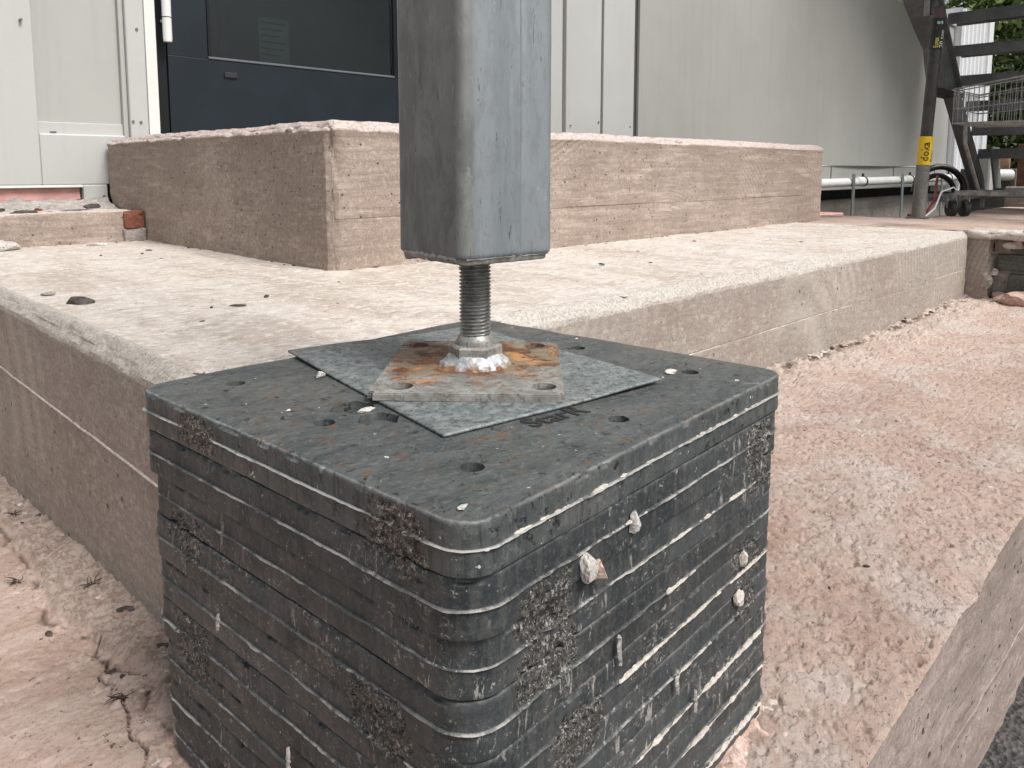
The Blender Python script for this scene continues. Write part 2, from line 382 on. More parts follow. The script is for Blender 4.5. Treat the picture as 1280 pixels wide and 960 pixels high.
def plastic():
    k = NT('recycled_plastic'); k.shifted()
    up = k.noise(6, 5, 0.65)
    col = k.mix(k.ramp(up, 0.38, 0.64), (0.024, 0.029, 0.032), (0.054, 0.061, 0.064))
    col = k.mix(k.ramp(k.noise(1.0, 6, 0.7, 0.4, vec=k.mapping((90, 90, 14))), 0.48, 0.60, 0, 0.5), col, (0.085, 0.083, 0.078))
    col = k.mix(k.ramp(k.noise(3.1, 3, 0.6), 0.52, 0.62, 0, 0.2), col, (0.042, 0.038, 0.036))
    col = k.mix(k.ramp(k.noise(180, 4, 0.8), 0.50, 0.60, 0, 0.4), col, (0.10, 0.10, 0.095))
    sc = k.attr('scar')
    scn = k.noise(260, 4, 0.75, 0.6)
    scc = k.mix(k.ramp(scn, 0.40, 0.60), (0.010, 0.010, 0.009), (0.085, 0.08, 0.07))
    scc = k.mix(k.ramp(k.noise(300, 3, 0.7, 1.2), 0.575, 0.61, 0, 0.9), scc, (0.36, 0.34, 0.31))
    col = k.mix(k.math('MULTIPLY', sc, 0.85), col, scc)
    # pale slurry and scuffs along the moulding seam and down the side
    rg = k.math('MULTIPLY', k.attr('ridge'), k.ramp(k.noise(26, 5, 0.8), 0.40, 0.54, 0.05, 1.0))
    col = k.mix(k.math('MULTIPLY', rg, 0.9), col, k.mix(k.ramp(k.noise(9, 4, 0.7), 0.45, 0.6), (0.11, 0.108, 0.10), (0.40, 0.38, 0.35)))
    col = k.mix(k.math('MULTIPLY', k.ramp(k.noise(150, 5, 0.85, 0.8), 0.58, 0.61), k.ramp(k.noise(8, 4, 0.7), 0.48, 0.6)), col, (0.30, 0.285, 0.26))
    ds = k.ramp(k.noise(85, 5, 0.85, 0.2), 0.62, 0.65, 0, 0.85); col = k.mix(ds, col, (0.36, 0.34, 0.31))
    streak = k.math('MULTIPLY', k.ramp(k.noise(1.0, 5, 0.8, 0.3, vec=k.mapping((75, 75, 16))), 0.58, 0.63), k.ramp(k.noise(7, 3), 0.50, 0.56))
    col = k.mix(k.math('MULTIPLY', streak, 0.7), col, (0.40, 0.38, 0.35))
    rough = k.ramp(k.noise(22, 5, 0.7), 0.3, 0.7, 0.42, 0.62)
    return k.out(col, rough, [(k.noise(45, 5, 0.7), 0.003, 0.5), (k.noise(240, 4, 0.7), 0.0008, 0.5), (scn, 0.003, 0.0)], spec=0.45)
M['plastic'] = plastic()
def plastic_top():
    k = NT('recycled_plastic_top')
    lay = k.noise(1.0, 6, 0.7, 0.5, vec=k.mapping((13, 34, 1), (0, 0, R(30))))
    col = k.mix(k.ramp(lay, 0.36, 0.64), (0.050, 0.059, 0.060), (0.088, 0.096, 0.094))
    col = k.mix(k.ramp(k.noise(5, 5, 0.65), 0.46, 0.66, 0, 0.7), col, (0.115, 0.112, 0.10))
    col = k.mix(k.ramp(k.noise(1.0, 6, 0.8, 0.3, vec=k.mapping((60, 190, 1), (0, 0, R(-45)))), 0.50, 0.60, 0, 0.6), col, (0.026, 0.028, 0.028))
    col = k.mix(k.ramp(k.noise(110, 5, 0.8), 0.54, 0.60, 0, 0.5), col, (0.15, 0.155, 0.15))
    col = k.mix(k.ramp(k.noise(65, 4, 0.8, 0.3), 0.60, 0.63, 0, 0.9), col, (0.016, 0.015, 0.013))
    # rust specks near the steel
    sx = k.n('VectorMath', operation='DISTANCE'); k.set(sx.inputs[0], k.n('TexCoord').outputs['Object']); k.set(sx.inputs[1], (-0.10, -0.12, 0.0))
    near = k.ramp(sx.outputs['Value'], 0.14, 0.34, 1, 0)
    sz = k.n('SeparateXYZ'); k.set(sz.inputs[0], k.n('TexCoord').outputs['Object'])
    rs = k.math('MULTIPLY', k.math('MULTIPLY', k.ramp(k.noise(42, 5, 0.75), 0.58, 0.63), near), k.ramp(sz.outputs[2], -0.003, -0.0012))
    col = k.mix(k.math('MULTIPLY', rs, 0.85), col, (0.13, 0.065, 0.03))
    col = k.mix(k.ramp(k.noise(75, 3, 0.7), 0.695, 0.73, 0, 1), col, (0.55, 0.53, 0.50))
    sc = k.attr('scar'); scn = k.noise(260, 4, 0.75, 0.6)
    scc = k.mix(k.ramp(scn, 0.40, 0.60), (0.018, 0.015, 0.013), (0.12, 0.10, 0.085))
    scc = k.mix(k.ramp(k.noise(300, 3, 0.7, 1.2), 0.575, 0.61, 0, 0.9), scc, (0.40, 0.36, 0.32))
    col = k.mix(sc, col, scc)
    rg = k.math('MULTIPLY', k.attr('ridge'), k.ramp(k.noise(26, 5, 0.8), 0.38, 0.52, 0.1, 1.0))
    col = k.mix(k.math('MULTIPLY', rg, 0.9), col, k.mix(k.noise(60, 3, 0.6), (0.26, 0.25, 0.235), (0.52, 0.50, 0.47)))
    rough = k.ramp(k.noise(16, 5, 0.7), 0.3, 0.7, 0.34, 0.60)
    return k.out(col, rough, [(k.noise(30, 6, 0.75), 0.004, 0.35), (k.noise(220, 4, 0.7), 0.0008, 0.5)], spec=0.5)
M['plastic_top'] = plastic_top()

def metal_like(name, cols, rough=(0.35, 0.6), metal=0.6, scale=8, rust=0.0, fleck=0.5, bump=0.3, vstreak=False, rustscale=14, rust_at=None):
    k = NT(name)
    vec = k.mapping((1.0, 1.0, 0.18)) if vstreak else None
    a = k.noise(scale, 6, 0.7, 0.4, vec=vec)
    col = k.mix(k.ramp(a, 0.36, 0.64), cols[0], cols[1])
    col = k.mix(k.ramp(k.noise(scale * 2.6, 5, 0.7, 0.4), 0.48, 0.68, 0, 0.7), col, cols[2])
    col = k.mix(k.ramp(k.noise(130, 5, 0.8), 0.52, 0.60, 0, fleck), col, tuple(x * 0.35 for x in cols[0]))
    col = k.mix(k.ramp(k.noise(70, 4, 0.8), 0.64, 0.67, 0, 0.8), col, (0.05, 0.045, 0.04))
    mt = metal
    if rust:
        r1 = k.attr('rust')
        if rust_at is not None:
            dn = k.n('VectorMath', operation='DISTANCE'); k.set(dn.inputs[0], k.tc); k.set(dn.inputs[1], rust_at[0]); r1 = k.ramp(dn.outputs['Value'], rust_at[1], rust_at[2], rust_at[3], rust_at[4])
        n_ = k.noise(rustscale, 6, 0.75, 0.5)
        rm = k.ramp(k.math('ADD', k.math('MULTIPLY', r1, rust), k.math('SUBTRACT', n_, 0.5)), 0.22, 0.42)
        rc = k.mix(k.ramp(k.noise(60, 5, 0.7), 0.38, 0.62), (0.085, 0.035, 0.016), (0.24, 0.10, 0.035))
        rc = k.mix(k.ramp(k.noise(30, 4, 0.7), 0.47, 0.56, 0, 0.85), rc, (0.21, 0.165, 0.105))
        rc = k.mix(k.ramp(k.noise(24, 4, 0.7), 0.59, 0.64, 0, 0.8), rc, (0.46, 0.22, 0.07))
        col = k.mix(rm, col, rc)
        mt = k.math('MULTIPLY', k.math('SUBTRACT', 1.0, rm), metal)
    rg = k.ramp(k.noise(scale * 3, 4, 0.7), 0.3, 0.7, rough[0], rough[1])
    return k.out(col, rg, [(k.noise(90, 5, 0.75), 0.0012, bump), (k.noise(12, 3, 0.5), 0.002, bump * 0.3)], metal=mt)
def galvpost():
    k = NT('galvanised_post')
    v1 = k.mapping((1, 1, 0.10)); v2 = k.mapping((1, 1, 0.35))
    col = k.mix(k.ramp(k.noise(16, 6, 0.7, 0.3, vec=v1), 0.40, 0.60), (0.225, 0.248, 0.260), (0.275, 0.300, 0.315))
    col = k.mix(k.ramp(k.noise(9, 4, 0.6, 0.3, vec=v2), 0.50, 0.66, 0, 0.45), col, (0.19, 0.205, 0.21))
    col = k.mix(k.ramp(k.noise(120, 4, 0.7, 0.2, vec=v2), 0.50, 0.60, 0, 0.22), col, (0.13, 0.14, 0.145))
    # shade painted on the face turned to the yard's left: darker and browner
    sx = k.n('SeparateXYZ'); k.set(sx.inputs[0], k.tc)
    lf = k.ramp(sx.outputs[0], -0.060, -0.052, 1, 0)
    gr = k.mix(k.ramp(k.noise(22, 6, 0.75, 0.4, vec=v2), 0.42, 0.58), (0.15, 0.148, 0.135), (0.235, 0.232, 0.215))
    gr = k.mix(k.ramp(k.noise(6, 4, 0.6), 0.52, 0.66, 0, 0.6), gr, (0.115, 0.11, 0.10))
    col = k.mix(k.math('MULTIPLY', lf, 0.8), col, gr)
    sc = k.ramp(k.noise(1.0, 4, 0.8, 0.5, vec=k.mapping((150, 150, 22))), 0.635, 0.66)
    col = k.mix(k.math('MULTIPLY', sc, 0.7), col, (0.06, 0.06, 0.06))
    sc2 = k.ramp(k.noise(1.0, 4, 0.8, 0.5, vec=k.mapping((120, 120, 30))), 0.36, 0.345)
    col = k.mix(k.math('MULTIPLY', sc2, 0.35), col, (0.45, 0.47, 0.48))
    return k.out(col, k.ramp(k.noise(14, 4), 0.3, 0.7, 0.40, 0.55), [(k.noise(110, 4, 0.7), 0.0007, 0.25)], metal=0.35)
M['galv'] = galvpost()
M['thread'] = metal_like('threaded_steel', [(0.30, 0.30, 0.29), (0.42, 0.42, 0.40), (0.20, 0.18, 0.16)], (0.3, 0.5), 0.75, 40, fleck=0.4)
M['base'] = metal_like('rusted_base_steel', [(0.20, 0.195, 0.18), (0.33, 0.325, 0.305), (0.17, 0.145, 0.11)], (0.5, 0.75), 0.2, 30, rust=1.0, fleck=0.6, bump=0.6, rustscale=24, rust_at=((0.020, 0.030, 0.01), 0.030, 0.190, 0.50, 0.17))
M['sheet'] = metal_like('galvanised_sheet', [(0.15, 0.172, 0.172), (0.28, 0.305, 0.30), (0.12, 0.135, 0.135)], (0.42, 0.65), 0.3, 75, rust=0.30, fleck=0.75, bump=0.5, rustscale=30)
M['nut'] = metal_like('nut_steel', [(0.28, 0.27, 0.25), (0.40, 0.39, 0.37), (0.22, 0.15, 0.12)], (0.4, 0.6), 0.5, 40, fleck=0.5)
M['weld'] = metal_like('zinc_sprayed_weld', [(0.38, 0.39, 0.41), (0.62, 0.63, 0.65), (0.25, 0.23, 0.21)], (0.4, 0.6), 0.3, 30, rust=1.0, fleck=0.4, bump=0.8, rustscale=60, rust_at=((0, 0, 0.02), 0.03, 0.045, 0.08, 0.36))
M['stair'] = metal_like('stair_steel', [(0.13, 0.14, 0.145), (0.19, 0.20, 0.205), (0.10, 0.105, 0.11)], (0.4, 0.6), 0.1, 4)
M['stair_green'] = metal_like('stair_galvanised', [(0.16, 0.19, 0.185), (0.22, 0.25, 0.245), (0.12, 0.14, 0.135)], (0.4, 0.6), 0.4, 4)
M['wire'] = metal_like('zinc_wire', [(0.20, 0.205, 0.20), (0.34, 0.345, 0.335), (0.12, 0.12, 0.12)], (0.3, 0.5), 0.7, 10)
M['pole'] = metal_like('scaffold_galvanised', [(0.20, 0.20, 0.19), (0.30, 0.30, 0.285), (0.14, 0.13, 0.12)], (0.4, 0.6), 0.5, 6, vstreak=True)
M['pole_dark'] = metal_like('dark_prop_tube', [(0.045, 0.042, 0.042), (0.075, 0.07, 0.07), (0.03, 0.03, 0.03)], (0.35, 0.5), 0.3, 6)

def plain(name, c, rough=0.5, metal=0.0, var=0.12, sc=6, bump=0.0, speck=0.0, spec=0.5):
    k = NT(name)
    col = k.mix(k.ramp(k.noise(sc, 5, 0.65), 0.35, 0.65), c, tuple(x * (1 - var) for x in c))
    if speck: col = k.mix(k.ramp(k.noise(34, 4, 0.85), 0.70, 0.735, 0, speck), col, tuple(x * 0.45 for x in c))
    bs = [(k.noise(60, 4, 0.7), 0.001, bump)] if bump else []
    return k.out(col, k.ramp(k.noise(sc * 2, 4), 0.3, 0.7, rough * 0.9, min(1, rough * 1.1)), bs, metal, spec)
def wallpaint(name, c, dirt=0.5, rough=0.38):
    k = NT(name)
    col = k.mix(k.ramp(k.noise(1.3, 4, 0.6), 0.35, 0.65), c, tuple(x * 0.93 for x in c))
    col = k.mix(k.ramp(k.noise(1.0, 5, 0.7, 0.3, vec=k.mapping((14, 14, 0.7))), 0.50, 0.70, 0, 0.25 * dirt), col, tuple(x * 0.62 for x in c))
    col = k.mix(k.ramp(k.noise(26, 4, 0.85), 0.70, 0.74, 0, 0.6 * dirt), col, tuple(x * 0.5 for x in c))
    col = k.mix(k.ramp(k.noise(60, 5, 0.8), 0.50, 0.72, 0, 0.16), col, tuple(x * 0.7 for x in c))
    return k.out(col, rough, [(k.noise(0.9, 3, 0.5), 0.012, 0.35), (k.noise(120, 3, 0.6), 0.0005, 0.3)])
M['white'] = wallpaint('cabin_paint', (0.48, 0.485, 0.465))
M['white2'] = wallpaint('cabin_panel_paint', (0.41, 0.41, 0.385))
M['white3'] = wallpaint('cabin_wall_paint', (0.37, 0.37, 0.345), 0.6, 0.24)
M['trim'] = wallpaint('cabin_trim_paint', (0.72, 0.735, 0.70), 0.3)
M['rib'] = plain('corrugated_paint', (0.78, 0.79, 0.80), 0.5, var=0.06)
M['gap'] = plain('gap_black', (0.012, 0.012, 0.013), 0.7)
M['door'] = plain('door_paint', (0.010, 0.017, 0.024), 0.42, var=0.25, speck=0.3, spec=0.35)
M['door_frame'] = plain('door_frame_black', (0.006, 0.007, 0.009), 0.5, spec=0.3)
M['bead'] = plain('glazing_bead', (0.12, 0.13, 0.14), 0.4)
M['bar'] = plain('white_bar', (0.80, 0.80, 0.78), 0.35, var=0.04)
M['rubber'] = plain('rubber', (0.018, 0.018, 0.018), 0.6)
M['pipe'] = plain('white_pipe', (0.66, 0.67, 0.65), 0.4, var=0.12)
M['pinkfoam'] = plain('pink_insulation', (0.62, 0.34, 0.31), 0.8, var=0.25, sc=12, bump=0.5)
M['plinth'] = concrete('plinth_concrete', (0.24, 0.215, 0.19), (0.30, 0.27, 0.24), (0.19, 0.16, 0.14), 0.5)
M['dark_void'] = plain('shadowed_soil', (0.02, 0.018, 0.016), 0.95)
M['brick'] = concrete('red_brick', (0.20, 0.075, 0.045), (0.26, 0.11, 0.07), (0.13, 0.05, 0.035), 0.5, blotch=20)
M['darkbrick'] = concrete('dark_masonry', (0.10, 0.105, 0.095), (0.14, 0.145, 0.13), (0.07, 0.06, 0.05), 0.6, blotch=9)
M['slate'] = concrete('dark_stone', (0.045, 0.040, 0.037), (0.085, 0.075, 0.07), (0.16, 0.14, 0.12), 0.4, blotch=20)
M['palestone'] = concrete('pale_stone', (0.48, 0.45, 0.42), (0.60, 0.57, 0.53), (0.25, 0.22, 0.20), 0.6, blotch=14)
M['yellow'] = plain('yellow_sticker', (0.80, 0.56, 0.02), 0.45, var=0.05)
M['print'] = plain('black_print', (0.012, 0.012, 0.012), 0.5)
M['printw'] = plain('white_print', (0.75, 0.75, 0.72), 0.5)
M['printy'] = plain('yellow_print', (0.62, 0.60, 0.10), 0.5)
M['printc'] = plain('cyan_print', (0.35, 0.62, 0.60), 0.5)
M['redcable'] = plain('red_cable', (0.22, 0.03, 0.03), 0.5)
M['hose'] = plain('black_hose', (0.015, 0.014, 0.014), 0.35)
M['wood'] = plain('orange_plywood', (0.42, 0.25, 0.15), 0.7, var=0.3, sc=4)
M['brownwood'] = plain('brown_timber', (0.13, 0.055, 0.03), 0.7, var=0.4, sc=9)
M['redbag'] = plain('red_plastic_bag', (0.50, 0.03, 0.05), 0.35, var=0.3)
M['paper'] = plain('notice_paper', (0.30, 0.31, 0.31), 0.8, var=0.1)
M['twig'] = plain('dry_twig', (0.05, 0.033, 0.022), 0.9, var=0.3, sc=40)
M['dryleaf'] = plain('dry_plant', (0.20, 0.16, 0.09), 0.9, var=0.4, sc=40)
M['wrap'] = plain('torn_plastic', (0.10, 0.13, 0.125), 0.4, var=0.4, sc=20)
M['shade_disc'] = plain('hole_shade', (0.075, 0.066, 0.054), 0.9, var=0.4, sc=60)  # dark colour for the shade inside the base plate's holes
def glass_mat():
    k = NT('window_glass')
    t = k.t; tr = k.n('BsdfTransparent'); tr.inputs[0].default_value = (0.55, 0.62, 0.62, 1)
    gl = k.n('BsdfGlossy'); gl.inputs['Roughness'].default_value = 0.28; gl.inputs[0].default_value = (0.9, 0.95, 0.95, 1)
    b = k.n('Bump'); k.set(b.inputs['Height'], k.noise(1.2, 2)); b.inputs['Distance'].default_value = 0.01; b.inputs['Strength'].default_value = 0.25
    t.links.new(b.outputs[0], gl.inputs['Normal'])
    fr = k.n('Fresnel'); fr.inputs[0].default_value = 1.5
    mx = k.n('MixShader'); t.links.new(fr.outputs[0], mx.inputs[0]); t.links.new(tr.outputs[0], mx.inputs[1]); t.links.new(gl.outputs[0], mx.inputs[2])
    t.links.new(mx.outputs[0], t.nodes['Material Output'].inputs[0]); return k.m
M['glass'] = glass_mat()
M['inside'] = plain('inside_wall', (0.16, 0.175, 0.18), 0.8)
def leafmat():
    k = NT('leaves')
    g = k.n('ObjectInfo')
    col = k.mix(k.ramp(k.noise(2.5, 3), 0.35, 0.65), (0.030, 0.060, 0.012), (0.14, 0.19, 0.035))
    col = k.mix(k.ramp(k.noise(9, 3), 0.5, 0.7), col, (0.20, 0.25, 0.06))
    return k.out(col, 0.55)
M['leaf'] = leafmat()
M['bark'] = plain('bark', (0.06, 0.045, 0.035), 0.9, var=0.4, sc=10, bump=0.6)

# ================================================================== SETTING: ground
ZP = 0.344          # top of the platform above the footing
# yard sheet out to the horizon
def sheet_grid(xs, ys, zf):
    X, Y = np.meshgrid(xs, ys, indexing='ij'); P = np.stack([X.ravel(), Y.ravel(), np.zeros(X.size)], 1)
    P[:, 2] = zf(P)
    ny = len(ys); i0 = (np.arange(len(xs) - 1)[:, None] * ny + np.arange(ny - 1)[None]).ravel()
    return P, np.stack([i0, i0 + ny, i0 + ny + 1, i0 + 1], 1)
xs = np.concatenate([np.linspace(-400, -1, 12), np.arange(-0.9, 3.2, 0.02), np.linspace(3.4, 600, 20)])
ys = np.concatenate([np.linspace(-400, -1.2, 12), np.arange(-1.1, 0.32, 0.02), np.linspace(0.4, 600, 20)])
P, F = sheet_grid(xs, ys, lambda P: -0.36 + 0.006 * fbm(P, 0.06, 3, 4) * (np.abs(P[:, 0]) < 4) * (np.abs(P[:, 1]) < 2))
tag(mk('ground', P, F, M['asphalt'], smooth=True), kind='structure')

# footing slab top: the pink strip right of the stack and the sloping ground left of it
CRACK = np.array([(0.345, 1.250), (0.325, 1.225), (0.318, 1.195), (0.322, 1.165), (0.302, 1.130), (0.309, 1.085), (0.301, 1.050), (0.296, 1.015), (0.300, 0.985), (0.288, 0.955), (0.283, 0.925), (0.285, 0.895), (0.275, 0.865), (0.276, 0.82), (0.270, 0.78)])
def seg_dist(P, pts):
    d = np.full(len(P), 9.0)
    for a, b in zip(pts[:-1], pts[1:]):
        ab = b - a; t = np.clip(((P[:, :2] - a) @ ab) / (ab @ ab), 0, 1)
        d = np.minimum(d, np.linalg.norm(P[:, :2] - a - t[:, None] * ab, axis=1))
    return d
def ledge_h(P):
    x, y = P[:, 0], P[:, 1]
    right = -0.037 + 0.062 * sstep(x, 0.75, 1.7) - 0.020 * sstep(x, 1.9, 3.0)
    left = -0.037 - 0.055 * sstep(y, 0.9, 1.30) - 0.065 * sstep(y, 1.25, 2.3)
    k = sstep(x, 0.40, 0.62)
    return left * (1 - k) + right * k
def fillet_mask(P):
    x, y = P[:, 0], P[:, 1]
    wdt = 0.115 + 0.03 * fbm(P, 0.16, 4, 31)
    dist = 0.442 - x
    m = sstep(wdt - dist, -0.004, 0.012) * sstep(y, 0.86, 0.95)
    return m
def ledge_z(P):
    P = P.copy(); P[:, 2] = 0
    x, y = P[:, 0], P[:, 1]
    rough = sstep(x, 0.44, 0.60)
    h = ledge_h(P)
    h = h + rough * (0.0042 * fbm(P, 0.25, 4, 3) + 0.0016 * fbm(P, 0.012, 3, 9, 0.7) - 0.008 * np.maximum(fbm(P * [1, 1, 1], 0.020, 3, 19, 0.6) - 0.40, 0) - 0.0030 * sstep(fbm(P, 0.014, 3, 20, 0.6), 0.45, 0.60) + 0.0014 * sstep(fbm(P, 0.030, 4, 24, 0.65), 0.10, 0.30))
    h = h + (1 - rough) * (0.006 * fbm(P * [1, .45, 1], 0.12, 4, 5) * 0.7 + 0.0016 * fbm(P, 0.014, 4, 8, 0.65))
    fm = fillet_mask(P)
    h = h + fm * (0.010 + 0.008 * fbm(P, 0.045, 4, 12, 0.65) + 0.004 * fbm(P, 0.012, 3, 13, 0.7)) - 0.004 * np.exp(-((0.442 - x - 0.128 - 0.03 * fbm(P, 0.16, 4, 31)) / 0.006) ** 2) * sstep(fbm(P, 0.05, 3, 71), -0.1, 0.3) * (x < 0.45) + (x < 0.45) * 0.004 * fbm(P, 0.016, 4, 83, 0.7) * np.exp(-((0.442 - x - 0.13) / 0.05) ** 2)
    d = seg_dist(P + 0.006 * np.stack([fbm(P, 0.03, 3, 81), fbm(P, 0.03, 3, 82), np.zeros(len(P))], 1), CRACK)
    h = h - 0.005 * (1 - sstep(d, 0.0005, 0.0022))
    # rough lip of mortar under the platform's front face
    dm = 1.10 - y
    lip = sstep(0.035 + 0.02 * fbm(P, 0.09, 3, 44) - dm, 0, 0.02) * sstep(x, 0.9, 1.2)
    h = h + lip * (0.005 + 0.007 * fbm(P, 0.025, 4, 45, 0.6))
    # worn outer arris
    e = np.clip((0.285 + 0.010 + 0.012 * np.maximum(fbm(P, 0.09, 4, 77), 0) - y) / 0.02, 0, 1)
    h = h - 0.014 * e ** 2
    # chipped notch in the outer edge
    nt_ = np.exp(-(((x - 1.30) / 0.035) ** 2 + ((y - 0.285) / 0.03) ** 2)); h = h - 0.02 * nt_
    return h, fm, d, rough
def ledge_sheet(name, xs, ys):
    P, F = sheet_grid(xs, ys, lambda P: P[:, 2]); h, fm, d, rough = ledge_z(P); P[:, 2] = h
    dn = 1 - sstep(d, 0.0004, 0.0020)
    gut = np.exp(-((0.442 - P[:, 0] - 0.128 - 0.03 * fbm(P * [1, 1, 0], 0.16, 4, 31)) / 0.005) ** 2) * 0.7 * sstep(fbm(P * [1, 1, 0], 0.05, 4, 71, 0.7), -0.05, 0.15)
    base = np.exp(-((np.abs(P[:, 0] - 0.33) / 0.04) ** 2 + ((P[:, 1] - 0.98) / 0.09) ** 2)) * 0.45 * sstep(fbm(P * [1, 1, 0], 0.018, 4, 72, 0.75), 0.1, 0.3)
    lipd = np.exp(-(((1.10 - P[:, 1]) - 0.05) / 0.022) ** 2) * (P[:, 0] > 1.0) * 0.9 * sstep(fbm(P * [1, 1, 0], 0.04, 4, 73), 0, 0.25)
    return mk(name, P, F, M['ledge'], smooth=True, attrs={'fillet': fm, 'dirt': np.clip(dn + gut + base + lipd, 0, 1), 'smooth': 1 - rough})
xs = np.unique(np.round(np.concatenate([np.arange(-0.6, 0.14, 0.012), np.arange(0.14, 0.46, 0.0025), np.arange(0.46, 1.9, 0.0038), np.arange(1.9, 4.32, 0.010)]), 5))
ys = np.unique(np.round(np.concatenate([np.arange(0.285, 0.75, 0.0038), np.arange(0.75, 1.55, 0.003), np.arange(1.55, 2.6, 0.008), np.arange(2.6, 4.0, 0.05)]), 5))
X1 = xs[xs <= 0.4425]; X2 = xs[xs >= 0.4425 - 0.004]
o1 = ledge_sheet('ground', X1, ys); tag(o1, kind='structure')
o2 = ledge_sheet('ground', X2, ys[ys <= 1.112]); tag(o2, kind='structure')
# outer face of the footing
V, F, P, N, r = rbox((-0.6, 0.2875, -0.40), (4.32, 0.60, -0.062), (0.02, 0.1, 0.008), lambda P: np.full(len(P), 0.003),
    lambda P, N: 0.003 * fbm(P, 0.05, 4, 6) + 0.0015 * fbm(P, 0.012, 3, 7) - 0.004 * (np.abs(P[:, 2] + 0.23) < 0.004), extra=((), (), (-0.234, -0.229, -0.226)), skip=((0, 0), (0, 1), (1, 1), (2, 0)))
# its crest is stitched up to the worn arris of the slab
top = V[:, 2] > -0.075
hz, *_ = ledge_z(np.stack([V[:, 0], np.full(len(V), 0.285), V[:, 2]], 1))
V[top, 2] = np.where(V[top, 1] < 0.30, hz[top] - 0.001, hz[top] - 0.03)
mid_ = (V[:, 2] <= -0.075)
V[top & (V[:, 1] < 0.30), 1] = 0.2855
tag(mk('ground', V, F, M['footing'], smooth=True), kind='structure')

# upper terrace behind the platform's far end
xs = np.concatenate([np.arange(4.285, 5.215, 0.02), [5.215]]); ys = np.arange(-1.6, 2.21, 0.03)
P, F = sheet_grid(xs, ys, lambda P: ZP - 0.004 + 0.004 * fbm(P, 0.1, 4, 3))
att = lambda P: {'fillet': np.full(len(P), 0.3), 'dirt': np.clip(fbm(P, 0.3, 3, 2), 0, 1) * 0.5, 'smooth': np.full(len(P), 0.5)}
tag(mk('ground', P, F, M['ledge'], smooth=True, attrs=att(P)), kind='structure')
xs = np.arange(5.215, 12, 0.05); ys = np.arange(-3, 1.65, 0.05)
P, F = sheet_grid(xs, ys, lambda P: ZP - 0.004 + 0.006 * fbm(P, 0.1, 4, 3) )
tag(mk('ground', P, F, M['ledge'], smooth=True, attrs=att(P)), kind='structure')
# earth side of the trench in front of the building's plinth
box('ground', 5.18, 12, 1.60, 1.655, -0.36, ZP - 0.01, M['plinth'], bev=0.01)['kind'] = 'structure'

# ================================================================== PLATFORM
def edge_r(base, amp, s, seed):   # worn arris
    return lambda P: base + amp * np.maximum(fbm(P, s, 4, seed), 0) ** 1.3 + 0.15 * base * fbm(P, s / 5, 3, seed + 3)
def board_relief(seams, seed, amp=0.002, left=0.0):
    def f(P, N):
        lf = N[:, 0] < -0.5
        z = P[:, 2]; side = np.abs(N[:, 2]) < 0.5
        d = amp * fbm(P, 0.10, 4, seed) + 0.0008 * fbm(P, 0.018, 3, seed + 5)
        for j, s in enumerate(seams):
            d = d + side * ~lf * np.where(z > s, 0.0014 * (1 if j % 2 == 0 else -1), 0)
            fade = sstep(vnoise(P * [1, 1, 0], 0.5, seed + 40), -0.7, 0.2)
            d = d - side * ~lf * 0.0035 * fade * (np.abs(z - s) < 0.0018) + lf * left * (np.abs(z - s) < 0.002)
        topf = np.abs(N[:, 2]) > 0.5
        d = d + topf * (0.003 * fbm(P, 0.25, 4, seed + 9) + 0.0014 * fbm(P * [1, 1, 0], 0.03, 4, seed + 11))
        # bug holes
        return d
    return f
plat = empty('concrete_platform', (2.36, 2.4, 0), 'long low pale concrete platform carrying the higher step block', 'platform')
lo, hi = (0.420, 1.078, -0.25), (4.28, 3.55, ZP)
fr = edge_r(0.026, 0.018, 0.10, 61)
seams = (0.155,)
V, F, P, N, r = rbox(lo, hi, (0.014, 0.018, 0.014), fr, board_relief(seams, 21, 0.0012, 0.003), chamfer=1.0, extra=((), (), (0.1525, 0.1553, 0.1576)), skip=((1, 1), (2, 0)), fine=(0.004, 0.008, 0.013, 0.019, 0.026, 0.034, 0.044))
dd = np.minimum.reduce([np.maximum(np.abs(P[:, 0] - lo[0]), np.abs(P[:, 2] - hi[2])), np.maximum(np.abs(P[:, 1] - lo[1]), np.abs(P[:, 2] - hi[2])), np.maximum(np.abs(P[:, 0] - hi[0]), np.abs(P[:, 2] - hi[2]))])
edge = 1 - sstep(dd, 0.030, 0.040)
edge = np.maximum(edge, (N[:, 0] < -0.5) * (np.abs(P[:, 2] - 0.155) < 0.0022) * 1.0)
mk('slab', V, F, M['platform'], plat, smooth=True, attrs={'edge': edge})
# lumps of set cement left along the arris nearest the stack
for i in range(34):
    t = rng.uniform(0, 1); x = 0.47 + 1.25 * t ** 1.6; s = rng.uniform(0.008, 0.026)
    rock('cement_lump', (x, 1.105 + rng.uniform(-0.006, 0.03), ZP - 0.006), (s * rng.uniform(1, 2), s * rng.uniform(0.8, 1.5), s * 0.55), M['mortar'], seed=i + 300, parent=plat, sub=2, yaw=rng.uniform(0, 3))
for i in range(12):
    y = rng.uniform(1.2, 2.3); s = rng.uniform(0.006, 0.016)
    rock('cement_lump', (0.455 + rng.uniform(0, 0.02), y, ZP - 0.010), (s * 1.5, s * 1.8, s * 0.6), M['mortar'], seed=i + 340, parent=plat, sub=2, yaw=rng.uniform(0, 3))

